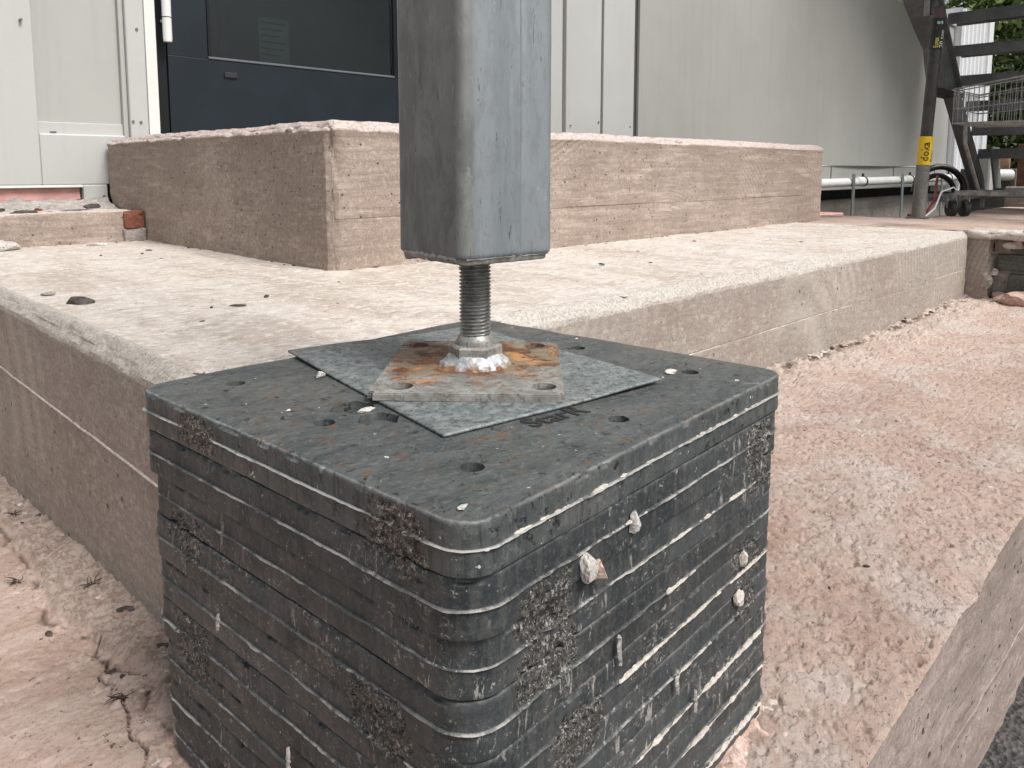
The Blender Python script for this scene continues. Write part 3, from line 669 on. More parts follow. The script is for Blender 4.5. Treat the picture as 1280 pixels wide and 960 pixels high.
# ================================================================== STEP BLOCK
step = empty('concrete_step', (2.9, 2.9, ZP), 'tall tan concrete step block below the door, with board marks and a pale chipped cap', 'step')
lo, hi = (1.21, 1.955, ZP - 0.06), (4.60, 3.874, 0.788)
V, F, P, N, r = rbox(lo, hi, (0.016, 0.018, 0.013), edge_r(0.026, 0.016, 0.07, 81), board_relief((0.497,), 33, 0.0012), chamfer=1.0, extra=((), (), (0.4946, 0.4974, 0.4996)), skip=((2, 0), (1, 1)), fine=(0.004, 0.008, 0.013, 0.019, 0.026, 0.034, 0.044))
# the cap band is a little proud of the boards below it
band = (V[:, 2] > 0.742)
dz = np.abs(P[:, 2] - hi[2])
ed = np.minimum.reduce([np.maximum(np.abs(P[:, 0] - lo[0]), dz), np.maximum(np.abs(P[:, 1] - lo[1]), dz), np.maximum(np.abs(P[:, 0] - hi[0]), dz)])
lowb = 0.748 + 0.006 * fbm(P, 0.12, 3, 5)
m = sstep(P[:, 2], lowb - 0.003, lowb)
side = np.abs(N[:, 2]) < 0.3
V += N * (m * side * 0.004)[:, None]
mk('block', V, F, M['step'], step, smooth=True, attrs={'edge': np.clip(1 - sstep(ed, 0.026, 0.036), 0, 1)})
for i in range(22):
    if i % 3: x = rng.uniform(1.9, 4.5); y = 1.957
    else: x = 1.212; y = rng.uniform(2.0, 3.8)
    s = rng.uniform(0.012, 0.036)
    rock('cement_lump', (x, y + rng.uniform(0, 0.012), 0.755 + rng.uniform(0, 0.012)), (s * 1.7, s * 0.5, s * 0.5), M['pinkmortar'] if i % 2 else M['mortar'], seed=i + 400, parent=step, sub=2, yaw=0 if i % 3 else 1.57)

# ================================================================== LOW BEAM at the left with debris
beam = empty('concrete_beam', (0.6, 3.5, ZP), 'short weathered concrete kerb beam at the left, butting against the step block', 'concrete beam')
V, F, P, N, r = rbox((-0.6, 3.43, ZP - 0.04), (1.165, 3.62, 0.474), (0.016, 0.02, 0.012), edge_r(0.008, 0.02, 0.15, 91), lambda P, N: 0.004 * fbm(P * [0.4, 1, 1], 0.09, 4, 92) + 0.0012 * fbm(P, 0.02, 3, 93), skip=((2, 0),))
mk('beam', V, F, M['step'], beam, smooth=True, attrs={'edge': sstep(N[:, 2], 0.5, 0.9)})
br = empty('broken_brick', (1.18, 3.44, 0.38), 'broken red brick wedged between the kerb beam and the step block', 'brick')
V, F, P, N, r = rbox((1.125, 3.415, 0.395), (1.207, 3.50, 0.470), 0.01, edge_r(0.006, 0.02, 0.05, 11), lambda P, N: 0.003 * fbm(P, 0.03, 4, 92))
mk('brick', V, F, M['brick'], br, smooth=True)
V, F, P, N, r = rbox((1.120, 3.410, ZP - 0.006), (1.207, 3.50, 0.396), 0.01, edge_r(0.006, 0.01, 0.05, 12), lambda P, N: 0.005 * fbm(P, 0.03, 4, 95))
mk('mortar_bed', V, F, M['grey_rubble'], br, smooth=True)
# rubble bank behind the beam and flat debris on top of it
xs = np.arange(-0.7, 1.2, 0.012); ys = np.arange(3.60, 3.98, 0.012)
P, F = sheet_grid(xs, ys, lambda P: 0.455 + 0.055 * sstep(P[:, 1], 3.65, 3.86) + 0.012 * fbm(P, 0.05, 4, 14))
tag(mk('rubble_bank', P, F, M['grey_rubble'], smooth=True), kind='stuff'); bpy.data.objects['rubble_bank']['label'] = 'grey rubble heaped behind the kerb beam below the cabin'; bpy.data.objects['rubble_bank']['category'] = 'rubble'
deb = [(0.78, 3.52, 'slate', 0.13, 0.06, 0.018, 'flat dark shard lying left on the kerb beam'), (0.90, 3.50, 'palestone', 0.07, 0.035, 0.014, 'small white flake on the kerb beam'),
       (0.96, 3.55, 'wrap', 0.20, 0.06, 0.012, 'grey green torn plastic strip lying on the kerb beam'), (1.07, 3.57, 'palestone', 0.09, 0.05, 0.012, 'pale chip on the kerb beam beside the brick'),
       (1.08, 3.68, 'slate', 0.10, 0.05, 0.03, 'dark stone beside the cabin foot'), (0.72, 3.66, 'slate', 0.12, 0.06, 0.03, 'dark lump behind the kerb beam at the left edge'),
       (0.86, 3.62, 'brick', 0.05, 0.03, 0.02, 'small red brick chip behind the kerb beam')]
for i, (x, y, m_, sx, sy, sz, lb) in enumerate(deb):
    z = 0.470 if y < 3.6 else 0.475
    rock('debris_piece', (x, y, z), (sx, sy, sz), M[m_], lb, 'debris', seed=500 + i, rough=0.5, yaw=-0.3 + 0.25 * i, group=None)
# stones and chips lying on the platform
def onplat(name, x, y, sx, sy, sz, m_, lb, cat, sd, yaw=0.0, rough=0.35, sub=3):
    return rock(name, (x, y, ZP + 0.001), (sx, sy, sz), M[m_], lb, cat, seed=sd, yaw=yaw, rough=rough, sub=sub)
onplat('pale_stone', 0.655, 3.36, 0.19, 0.13, 0.055, 'palestone', 'large pale flat stone on the platform at the left edge of the view', 'stone', 1, 0.7)
onplat('dark_stone', 0.508, 1.872, 0.074, 0.036, 0.026, 'slate', 'black flat split stone on the platform near its left edge', 'stone', 2, -0.72, 0.2)
onplat('stone_chip', 0.50, 2.06, 0.035, 0.02, 0.012, 'grey_rubble', 'small brown chip just behind the black split stone', 'stone', 3, -0.6)
onplat('mortar_stick', 0.98, 3.30, 0.085, 0.020, 0.020, 'palestone', 'pale yellowish sliver at the foot of the kerb beam', 'stone', 4, -0.55)
onplat('stone_chip', 0.848, 1.66, 0.014, 0.012, 0.009, 'slate', 'tiny black crumb in the middle of the platform', 'stone', 5)
tinies = [(0.87, 2.9), (0.99, 2.85), (0.98, 2.65), (1.05, 2.95), (0.70, 1.62), (0.62, 1.48), (0.92, 1.47), (0.97, 1.42), (1.9, 1.5), (2.05, 1.42), (1.53, 1.75), (2.3, 1.65), (2.8, 1.72), (3.1, 1.4), (1.35, 1.45), (1.1, 1.75)]
for i, (x, y) in enumerate(tinies):
    s = rng.uniform(0.006, 0.014)
    rock('stone_crumb', (x, y, ZP + 0.0005), (s * 2.2, s, s * 0.6), M['slate'], 'tiny dark stone crumb scattered on the pale platform top', 'stone', seed=600 + i, sub=2, group='dark crumbs on the platform top', yaw=rng.uniform(0, 3))
rock('leaf_scrap', (0.75, 1.60, ZP + 0.001), (0.05, 0.012, 0.006), M['slate'], 'thin dark curled scrap on the platform right of the crumbs', 'debris', seed=71, sub=2, yaw=-0.5)

# ================================================================== BROKEN WALL at the platform's far end
bw = empty('broken_wall', (4.4, 0.5, 0), 'broken concrete end wall beyond the pink ledge, with dark masonry showing', 'wall')
V, F, P, N, r = rbox((4.28, 0.985, -0.06), (4.52, 1.12, ZP - 0.006), (0.02, 0.012, 0.012), edge_r(0.008, 0.02, 0.1, 15), lambda P, N: 0.003 * fbm(P, 0.05, 4, 16) + 0.022 * fbm(P, 0.05, 4, 18) * sstep(1.03 - P[:, 1], 0, 0.05))
mk('concrete_face', V, F, M['platform'], bw, smooth=True, attrs={'edge': sstep(N[:, 2], 0.5, 0.8)})
ri = 0
for z0 in (-0.04, 0.055, 0.150, 0.245):
    y = 0.985 - (0.06 if ri % 2 else 0.0)
    while y > -1.4:
        ln = 0.20 + rng.uniform(-0.02, 0.02)
        V, F, P, N, r = rbox((4.335 + rng.uniform(-0.012, 0.015), y - ln, z0), (4.50, y - 0.012, z0 + 0.085), 0.03, edge_r(0.006, 0.012, 0.05, 17), lambda P, N: 0.003 * fbm(P, 0.03, 3, 19), fine=(0.008, 0.02), skip=((0, 1), (2, 0)))
        mk('brick', V, F, M['darkbrick'], bw, smooth=True); y -= ln
    ri += 1
box('mortar_backing', 4.365, 4.49, -1.4, 0.984, -0.06, ZP - 0.012, M['grey_rubble'], bw, bev=0)
for i in range(44):
    y = rng.uniform(0.5, 1.0); z = rng.choice([rng.uniform(0.25, 0.33), rng.uniform(-0.02, 0.08), rng.uniform(0, 0.33)], p=[.5, .35, .15])
    if z > 0.1 and z < .25: y = rng.uniform(0.95, 1.01)
    s = rng.uniform(0.02, 0.07)
    rock('mortar_chunk', (4.325 + rng.uniform(-0.01, 0.02), y, z), (s * 0.8, s * 1.5, s), M['pinkmortar'] if i % 3 else M['mortar'], seed=700 + i, parent=bw, sub=2, rough=0.6, yaw=rng.uniform(-.5, .5))
rock('rubble_heap', (4.24, 0.84, -0.01), (0.16, 0.24, 0.15), M['pinkmortar'], 'pinkish rubble lump heaped against the broken end wall', 'rubble', seed=90, rough=0.6, yaw=0.2)
V, F, P, N, r = rbox((4.26, -1.4, ZP - 0.035), (4.42, 1.10, ZP + 0.004), (0.014, 0.014, 0.01), edge_r(0.008, 0.015, 0.06, 23), lambda P, N: 0.010 * fbm(P, 0.05, 4, 26), skip=((0, 1),))
mk('cement_capping', V, F, M['mortar'], bw, smooth=True)

# ================================================================== DEBRIS strip at the foot of the platform
for i in range(60):
    x = 1.2 + 2.9 * rng.uniform(0, 1) ** 1.2; y = 1.085 - abs(rng.normal(0, 0.028)); s = rng.uniform(0.006, 0.022)
    mt = [M['mortar'], M['pinkmortar'], M['slate'], M['palestone']][rng.integers(0, 4)]
    zz = float(ledge_z(np.array([[x, y, 0.]]))[0][0])
    rock('mortar_crumb', (x, y, zz - 0.002), (s * 1.8, s, s * 0.6), mt, 'mortar crumb in the litter along the foot of the platform', 'debris', seed=800 + i, sub=2, group='crumbs along the foot of the platform', yaw=rng.uniform(0, 3))
for i in range(230):
    a = 0.55 + 3.4 * rng.uniform(0, 1) ** 1.6; b = rng.uniform(0.31, 1.05)
    if 0.2 < a < 0.95 and b > 0.34: continue
    s = rng.choice([rng.uniform(0.002, 0.005), rng.uniform(0.004, 0.009)], p=[0.7, 0.3])
    zz = float(ledge_z(np.array([[a, b, 0.]]))[0][0])
    rock('ledge_grit', (a, b, zz - 0.001), (s * 1.8, s, s * 0.7), [M['slate'], M['pinkmortar'], M['mortar'], M['slate'], M['palestone']][i % 5], 'loose bit of grit lying on the pink concrete ledge', 'grit', seed=900 + i, sub=1, group='grit on the pink ledge', yaw=rng.uniform(0, 3))
# the pale slurry edge where the platform meets the ledge
V, F, P, N, r = rbox((0.95, 1.060, -0.02), (2.75, 1.084, 0.020), (0.01, 0.008, 0.008), edge_r(0.008, 0.01, 0.05, 25), lambda P, N: 0.005 * fbm(P, 0.03, 4, 28), skip=((1, 1),), fine=(0.005, 0.012))
tag(mk('cement_fillet', V, F, M['mortar'], smooth=True, origin=(1.6, 1.09, 0)), 'pale strip of set cement along the foot of the platform right of the stack', 'cement')

def twigs(name, c, n, ln, mat, label, cat, seed, spread=0.02, group=None):
    rs = np.random.default_rng(seed); segs = []
    for i in range(n):
        p = np.array(c, float) + [rs.normal(0, spread), rs.normal(0, spread), rs.uniform(0.001, 0.006)]
        d = rs.normal(size=3) * [1, 1, 0.22]; d /= np.linalg.norm(d); pts = []
        for k in range(5):
            pts.append(tuple(p)); d = d + rs.normal(size=3) * [0.5, 0.5, 0.18]; d /= np.linalg.norm(d); p = p + d * ln / 5; p[2] = max(p[2], c[2])
        segs.append((pts, [0.0008, 0.0007, 0.0006, 0.0005, 0.0003]))
    return tag(multi_tube(name, segs, mat, origin=c, n=5), label, cat, group)
def gz(a, b): return float(ledge_z(np.array([[a, b, 0.]]))[0][0])
for j, (a, b, lb) in enumerate([(1.30, 1.055, 'dry brown weed in the litter nearest the stack, at the foot of the platform'), (1.95, 1.05, 'dry brown weed halfway along the foot of the platform'), (2.7, 1.06, 'dry brown weed at the far part of the platform foot')]):
    twigs('dry_weed', (a, b, gz(a, b)), 14, 0.045, M['twig'] if j != 1 else M['dryleaf'], lb, 'dry weed', 40 + j, 0.002)
for j, (a, b, lb) in enumerate([(0.385, 1.44, 'curled dark dry weed on the pale cement left of the stack'), (0.30, 1.58, 'dark dry weed further left along the crusted cement'), (0.30, 1.02, 'tangled brown roots in the gap beside the bottom of the stack'), (0.375, 1.95, 'dark weed litter at the foot of the platform near the left edge')]):
    twigs('dry_weed', (a, b, gz(a, b) + 0.001), 12, 0.026, M['twig'], lb, 'dry weed', 60 + j, 0.002)
rock('dark_pebble', (0.13, 1.46, gz(0.13, 1.46)), (0.032, 0.022, 0.012), M['slate'], 'dark flat pebble on the smooth ground at the left edge', 'stone', seed=77)
for i in range(30):
    b = rng.uniform(1.0, 2.4); a = 0.44 - rng.uniform(0.0, 0.16); s = rng.uniform(0.005, 0.018)
    rock('cement_crumb', (a, b, gz(a, b) - 0.001), (s * 1.6, s, s * 0.6), [M['mortar'], M['slate'], M['pinkmortar']][i % 3], 'crumb on the crusted cement along the left foot of the platform', 'debris', seed=1000 + i, sub=2, group='crumbs along the left foot of the platform', yaw=rng.uniform(0, 3))

# ================================================================== THE STACK OF PLASTIC PLATES
CX, CY = 0.585, 0.648
SX, SY = 0.546, 0.518
YAW0 = R(3.7)
ZT = 0.40
# coarse torn patches on the stack's sides: (side, position along side, z, half width, half height)
SCARS = [('L', 0.12, 0.377, 0.042, 0.017), ('L', -0.185, 0.368, 0.036, 0.026), ('L', 0.165, 0.250, 0.040, 0.026), ('L', -0.155, 0.205, 0.036, 0.030), ('L', 0.16, 0.125, 0.040, 0.035), ('L', -0.02, 0.05, 0.03, 0.03), ('L', -0.19, 0.075, 0.03, 0.03),
         ('F', -0.185, 0.305, 0.036, 0.026), ('F', -0.185, 0.255, 0.040, 0.024), ('F', 0.200, 0.335, 0.034, 0.021), ('F', 0.205, 0.292, 0.034, 0.021), ('F', 0.185, 0.195, 0.036, 0.026), ('F', -0.14, 0.165, 0.036, 0.026), ('F', 0.18, 0.145, 0.03, 0.02), ('F', -0.17, 0.075, 0.036, 0.03)]
def perim(sx, sy, rad, seg_d, seg_c, arc_n):
    """rounded rectangle, anticlockwise, dense on the two seen sides; returns points, normals, side tag, coordinate"""
    pts = []; hx, hy = sx / 2, sy / 2
    sides = [((-hx + rad, -hy), (hx - rad, -hy), (0, -1), seg_d, 'F'), ((hx, -hy + rad), (hx, hy - rad), (1, 0), seg_c, 'R'), ((hx - rad, hy), (-hx + rad, hy), (0, 1), seg_c, 'B'), ((-hx, hy - rad), (-hx, -hy + rad), (-1, 0), seg_d, 'L')]
    cs = [(hx - rad, -hy + rad, -90), (hx - rad, hy - rad, 0), (-hx + rad, hy - rad, 90), (-hx + rad, -hy + rad, 180)]
    for (a, b, n, sg, tg), (cx, cy, a0) in zip(sides, cs):
        ln = math.dist(a, b); k = max(2, int(ln / sg))
        for i in range(k): t = i / k; pts.append((a[0] + (b[0] - a[0]) * t, a[1] + (b[1] - a[1]) * t, n[0], n[1]))
        for i in range(arc_n):
            an = R(a0 + 90 * i / arc_n); pts.append((cx + rad * math.cos(an), cy + rad * math.sin(an), math.cos(an), math.sin(an)))
    return np.array(pts)
def plate(idx, z0, th, dx, dy, dyaw, ds, mat, label, is_top=False):
    th = th - 0.0012
    rad = 0.030 if is_top else 0.036
    A = perim(SX + ds, SY + ds, rad, 0.0024, 0.05, 14)
    # profile: (height fraction, inset, ridge weight)
    mid = 0.50
    zs = [(0, 0.0030, 0), (0.0003, 0.0012, 0), (0.0010, 0.0002, 0), (0.0020, 0, 0)]
    for k in np.linspace(0.0045, th * mid - 0.0030, 8): zs.append((k, 0, 0))
    zs += [(th * mid - 0.0012, 0.0, 0.0), (th * mid - 0.0009, -0.0014, 0.6), (th * mid - 0.0002, -0.0024, 1), (th * mid + 0.0007, -0.0012, 0.8), (th * mid + 0.0010, 0.0002, 0.0)]
    for k in np.linspace(th * mid + 0.003, th - 0.006, 8): zs.append((k, 0.0004, 0))
    zs += [(th - 0.0028, 0.0003, 0), (th - 0.0014, 0.0007, 0.1), (th - 0.0005, 0.0014, 0.3), (th - 0.0001, 0.0026, 0.2), (th, 0.0036, 0)]
    n = len(A); K = len(zs); V = []; ridge = []; scar = []
    cy_, sy_ = math.cos(YAW0 + dyaw), math.sin(YAW0 + dyaw)
    for z, ins, rw in zs:
        x = A[:, 0] - A[:, 2] * ins; y = A[:, 1] - A[:, 3] * ins
        P = np.stack([x + idx * 5.1, y, np.full(n, z)], 1)
        # ridge is irregular, torn in places
        if rw > 0.3:
            wob = np.maximum(fbm(P, 0.03, 4, 200 + idx, 0.7), -0.9) * 0.0016 * rw
            x = x + A[:, 2] * wob; y = y + A[:, 3] * wob
            zz = z + 0.0004 * fbm(P, 0.10, 3, 220 + idx)
        else: zz = np.full(n, z)
        d = 0.0007 * fbm(P, 0.14, 3, 230 + idx) + 0.0003 * fbm(P, 0.008, 2, 231)
        # nicks along the top arris
        if z > th - 0.0035: nick = np.maximum(fbm(P * [1, 1, 0], 0.025, 4, 240 + idx, 0.7) - 0.15, 0) * 0.006; d = d - nick; zz = zz - nick * 0.6
        x = x + A[:, 2] * d; y = y + A[:, 3] * d
        S = np.zeros(n)
        for sd, u, zc, hu, hv in SCARS:
            on = (A[:, 3] < -0.8) if sd == 'F' else (A[:, 2] < -0.8)
            uu = A[:, 0] if sd == 'F' else A[:, 1]
            q = ((uu - u) / hu) ** 4 + ((z0 + z - zc) / hv) ** 4 + 0.9 * fbm(np.stack([A[:, 0] * 1.0, A[:, 1], np.full(n, z0 + z)], 1), 0.02, 3, 260)
            S = np.maximum(S, on * sstep(-q, -1.25, -0.6))
        dn = S * (0.0038 * fbm(np.stack([A[:, 0], A[:, 1], np.full(n, z0 + z)], 1) * [1, 1, 0.8], 0.009, 3, 270, 0.8) - 0.0004)
        x = x + A[:, 2] * dn; y = y + A[:, 3] * dn
        V.append(np.stack([CX + dx + x * cy_ - y * sy_, CY + dy + x * sy_ + y * cy_, z0 + zz], 1)); ridge.append(np.full(n, rw) * (1 - S)); scar.append(S)
    F = []
    i = np.arange(n); j = (i + 1) % n
    Fq = [np.stack([k * n + i, k * n + j, (k + 1) * n + j, (k + 1) * n + i], 1) for k in range(K - 1)]
    # caps as inner rings
    def cap(last, z, flip):
        nonlocal_b = len(V) * n
        return nonlocal_b
    top_i = (K - 1) * n
    for s_ in (0.93, 0.5):
        x = A[:, 0] * s_; y = A[:, 1] * s_
        V.append(np.stack([CX + dx + x * cy_ - y * sy_, CY + dy + x * sy_ + y * cy_, np.full(n, z0 + th)], 1)); ridge.append(np.zeros(n)); scar.append(np.zeros(n))
        b = (len(V) - 1) * n; Fq.append(np.stack([top_i + i, top_i + j, b + j, b + i], 1)); top_i = b
    V = np.concatenate(V); ridge = np.concatenate(ridge); scar = np.concatenate(scar)
    Fl = [tuple(f) for f in np.concatenate(Fq)]
    Fl.append(tuple(top_i + i)); Fl.append(tuple(i[::-1]))
    e = empty('plastic_plate', (CX + dx, CY + dy, z0), label, 'plastic plate', 'stacked plastic support plates')
    if is_top: e.location = (CX + dx, CY + dy, z0 + th)
    b = mk('slab', V, Fl, mat, e, smooth=True, attrs={'ridge': ridge, 'scar': scar})
    return e, b, th
names = ['topmost grey plastic plate of the stack, carrying the thin steel sheet', 'second plastic plate from the top, just below the scuffed top one', 'third plastic plate from the top, torn by the near corner on its right face',
         'fourth plastic plate from the top of the stack, streaked white near its front corner', 'fifth plastic plate from the top, in the middle of the dark stack', 'fourth plastic plate from the bottom, fully above the ground at the right corner',
         'third plastic plate from the bottom, with cement smears on the right face', 'second plastic plate from the bottom of the stack', 'bottom plastic plate of the stack, resting in cement on the ground']
zt = ZT; plates = []
offs = [(0, 0, 0, 0.003), (0.000, 0.001, 0.0, 0.003), (0.002, 0.001, -.003, -0.003), (0.001, 0.002, .002, -0.002), (0.003, 0.002, .0, -0.003), (0.003, 0.003, -.002, -0.002), (0.005, 0.002, .002, -0.004), (0.005, 0.002, .0, -0.004), (0.007, 0.003, -.003, -0.006)]
for i in range(9):
    th = 0.043 if i == 0 else 0.049
    zt -= th; dx, dy, dyw, ds = offs[i]
    plates.append(plate(i, zt, th, dx, dy, dyw, ds, M['plastic_top'] if i == 0 else M['plastic'], names[i], i == 0))
top_e, top_b, _ = plates[0]
TOPZ = top_e.location.z
# real holes and recessed hexagons in the topmost plate
def cut(obj, cutters):
    bm = bmesh.new()
    for c in cutters: c(bm)
    me = bpy.data.meshes.new('tmp'); bm.to_mesh(me); bm.free()
    co = bpy.data.objects.new('tmp', me); COL.objects.link(co); co.parent = obj.parent
    md = obj.modifiers.new('b', 'BOOLEAN'); md.operation = 'DIFFERENCE'; md.object = co; md.solver = 'EXACT'
    bpy.context.view_layer.update()
    dg = bpy.context.evaluated_depsgraph_get()
    new = bpy.data.meshes.new_from_object(obj.evaluated_get(dg)); obj.modifiers.clear(); obj.data = new
    bpy.data.objects.remove(co); bpy.data.meshes.remove(me)
def cyl(x, y, z0, z1, r, n=24, rot=0.0):
    def f(bm):
        rr = bmesh.ops.create_cone(bm, cap_ends=True, segments=n, radius1=r, radius2=r, depth=z1 - z0)
        for v in rr['verts']: v.co = Matrix.Rotation(rot, 3, 'Z') @ v.co + Vector((x, y, (z0 + z1) / 2))
    return f
L0 = Vector(top_e.location)
HOLES = [(0.381, 0.826), (0.379, 0.634), (0.405, 0.451), (0.588, 0.441), (0.79, 0.487), (0.791, 0.664)]
cs = [cyl(x - L0.x, y - L0.y, -0.018, 0.02, 0.0105) for x, y in HOLES]
cs += [cyl(0.424 - L0.x, 0.655 - L0.y, -0.010, 0.02, 0.024, 6, 0.3), cyl(0.422 - L0.x, 0.606 - L0.y, -0.008, 0.02, 0.022, 6, 0.3)]
cut(top_b, cs)
flat = [not (abs(p.normal.z) > 0.98) for p in top_b.data.polygons]
top_b.data.polygons.foreach_set('use_smooth', flat)
# moulded lettering, half covered by the steel sheet
def text_part(name, body, size, loc, rot, mat, parent=None, depth=0.0004, bold=0.0, align='LEFT'):
    cu = bpy.data.curves.new(name, 'FONT'); cu.body = body; cu.size = size; cu.extrude = depth; cu.offset = bold; cu.align_x = align; cu.resolution_u = 3
    o = bpy.data.objects.new(name, cu); COL.objects.link(o)
    bpy.context.view_layer.update()
    me = bpy.data.meshes.new_from_object(o.evaluated_get(bpy.context.evaluated_depsgraph_get()))
    bpy.data.objects.remove(o); me.materials.clear(); me.materials.append(mat)
    o = bpy.data.objects.new(name, me); COL.objects.link(o)
    o.matrix_world = Matrix.Translation(Vector(loc)) @ rot
    if parent is not None:
        o.parent = parent
        o.matrix_world = Matrix.Translation(Vector(loc) - parent.location) @ rot
        o.matrix_basis = Matrix.Translation(Vector(loc) - parent.location) @ rot
    return o
text_part('lettering', 'StarR', 0.034, (0.510, 0.482, TOPZ + 0.0003), Matrix.Rotation(R(-5), 4, 'Z'), M['print'], top_e, 0.0005, 0.0007)

# thin galvanised sheet under the base plate
ZS = TOPZ + 0.0008
c0, c1, c3 = np.array((0.432, 0.519)), np.array((0.721, 0.481)), np.array((0.491, 0.907))
n1, n2 = 60, 70
U, W = np.meshgrid(np.linspace(0, 1, n1), np.linspace(0, 1, n2), indexing='ij'); U = U.ravel(); W = W.ravel()
XY = c0 + U[:, None] * (c1 - c0) + W[:, None] * (c3 - c0)
lift = 0.0035 * sstep(U, 0.45, 1.0) * (1 - sstep(W, 0.3, 0.8)) + 0.003 * sstep(W, 0.5, 1) * (1 - sstep(U, 0.2, 0.6))
Pz = ZS + lift
nn = n1 * n2
Vt = np.stack([XY[:, 0], XY[:, 1], Pz + 0.0026], 1); Vb = np.stack([XY[:, 0], XY[:, 1], Pz], 1)
i0 = (np.arange(n1 - 1)[:, None] * n2 + np.arange(n2 - 1)[None]).ravel()
Ft = np.stack([i0, i0 + n2, i0 + n2 + 1, i0 + 1], 1)
ring = list(range(0, n1 * n2, n2)) + list(range((n1 - 1) * n2 + 1, n1 * n2)) + list(range((n1 - 2) * n2 + n2 - 1, -1, -n2)) + list(range(n2 - 2, 0, -1))
Fs = [(ring[k], ring[(k + 1) % len(ring)]) for k in range(len(ring))]
Fr = np.array([(a + nn, b + nn, b, a) for a, b in Fs])
Fall = np.concatenate([Ft, (Ft + nn)[:, ::-1], Fr])
sh = mk('steel_sheet', np.concatenate([Vt, Vb]), Fall, M['sheet'], origin=(0.6, 0.69, ZS), attrs={'rust': np.tile(0.30 + 0.3 * fbm(Vt, 0.1, 3, 3), 2)})
tag(sh, 'thin galvanised steel sheet lying askew under the rusty base plate of the post', 'steel sheet')

# ================================================================== STEEL POST ON ITS LEVELLING FOOT
PC = Vector((0.606, 0.668, 0)); ZB = ZS + 0.0030; PB = 0.0078
post = empty('steel_post', (PC.x, PC.y, ZB), 'square galvanised steel post standing on a threaded rod with a rusty base plate', 'post')
m4 = Matrix.Translation(Vector((0.603, 0.667, ZB))) @ Matrix.Rotation(R(-46.5), 4, 'Z') @ Matrix.Rotation(R(0.3), 4, 'Y')
bm = bmesh.new(); bbox(bm, -0.103, 0.103, -0.126, 0.122, 0, PB)
ve = [e for e in bm.edges if abs((e.verts[0].co - e.verts[1].co).z) > 0.005]
bmesh.ops.bevel(bm, geom=ve, offset=0.007, segments=3, affect='EDGES')
ee = [e for e in bm.edges if e.verts[0].co.z > 0.005 and e.verts[1].co.z > 0.005]
bmesh.ops.bevel(bm, geom=ee, offset=0.0014, segments=2, affect='EDGES')
bmesh.ops.transform(bm, matrix=m4, verts=bm.verts)
bp = bm_obj('base_plate', bm, M['base'], post)
cut(bp, [cyl(x - post.location.x, y - post.location.y, -0.005, 0.03, 0.0138) for x, y in [(0.482, 0.651), (0.591, 0.543), (0.725, 0.683), (0.617, 0.791)]])
zz = ZB + PB
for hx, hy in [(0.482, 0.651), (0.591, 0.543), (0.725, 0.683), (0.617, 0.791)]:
    bm = bmesh.new(); cyl(hx, hy, ZB + 0.0002, ZB + 0.0016, 0.0132)(bm); bm_obj('hole_shade', bm, M['shade_disc'], post)  # dark discs paint the shaded sheet seen through the holes
# weld collar: ragged cone
def revolve(name, prof, mat, noise=0.0, n=48, seed=0, smooth=True, parent=post, c=PC, hexa=False, rot=0.0):
    V = []
    for r, z in prof:
        for k in range(n):
            t = 2 * math.pi * k / n; rr = r
            if hexa: q = (t % (math.pi / 3)) - math.pi / 6; rr = r * math.cos(math.pi / 6) / math.cos(q)
            V.append((c.x + rr * math.cos(t + rot), c.y + rr * math.sin(t + rot), z))
    V = np.array(V)
    if noise:
        d = noise * fbm(V, 0.008, 3, seed, 0.6); n_ = V - [c.x, c.y, 0]; n_[:, 2] = 0; n_ /= np.linalg.norm(n_, axis=1, keepdims=True) + 1e-9
        V = V + n_ * d[:, None]; V[:, 2] += np.abs(d) * 0.3
    K = len(prof); F = [(k * n + i, k * n + (i + 1) % n, (k + 1) * n + (i + 1) % n, (k + 1) * n + i) for k in range(K - 1) for i in range(n)]
    F.append(tuple(range(n))[::-1]); F.append(tuple(range((K - 1) * n, K * n)))
    return mk(name, V, F, mat, parent, None, smooth)
revolve('weld', [(0.043, zz - 0.0005), (0.041, zz + 0.002), (0.0375, zz + 0.005), (0.035, zz + 0.008), (0.0325, zz + 0.011), (0.030, zz + 0.0135)], M['weld'], 0.0024, 96, 5)
revolve('nut', [(0.0325, zz + 0.002), (0.0325, zz + 0.022), (0.0305, zz + 0.0245), (0.024, zz + 0.0246)], M['nut'], 0, 60, 0, False, hexa=True, rot=R(12))
revolve('washer', [(0.0225, zz + 0.0245), (0.0225, zz + 0.0285), (0.0205, zz + 0.033), (0.018, zz + 0.036)], M['nut'], 0.0006, 48, 3)
ZPOST = 0.546
prof = []; p_ = 0.0043; z = zz + 0.034; NA = 36; rows = []
while z < ZPOST + 0.006: rows.append(z); z += p_ / 9
V = []
for z in rows:
    for k in range(NA):
        t = 2 * math.pi * k / NA; ph = (z / p_ - k / NA) % 1.0
        tri = 1 - abs(2 * ph - 1); tri = min(max((tri - 0.12) / 0.70, 0), 1)
        r = 0.0163 + 0.0026 * tri; V.append((PC.x + r * math.cos(t), PC.y + r * math.sin(t), z))
F = [(k * NA + i, k * NA + (i + 1) % NA, (k + 1) * NA + (i + 1) % NA, (k + 1) * NA + i) for k in range(len(rows) - 1) for i in range(NA)]
mk('threaded_rod', V, F, M['thread'], post, smooth=True)
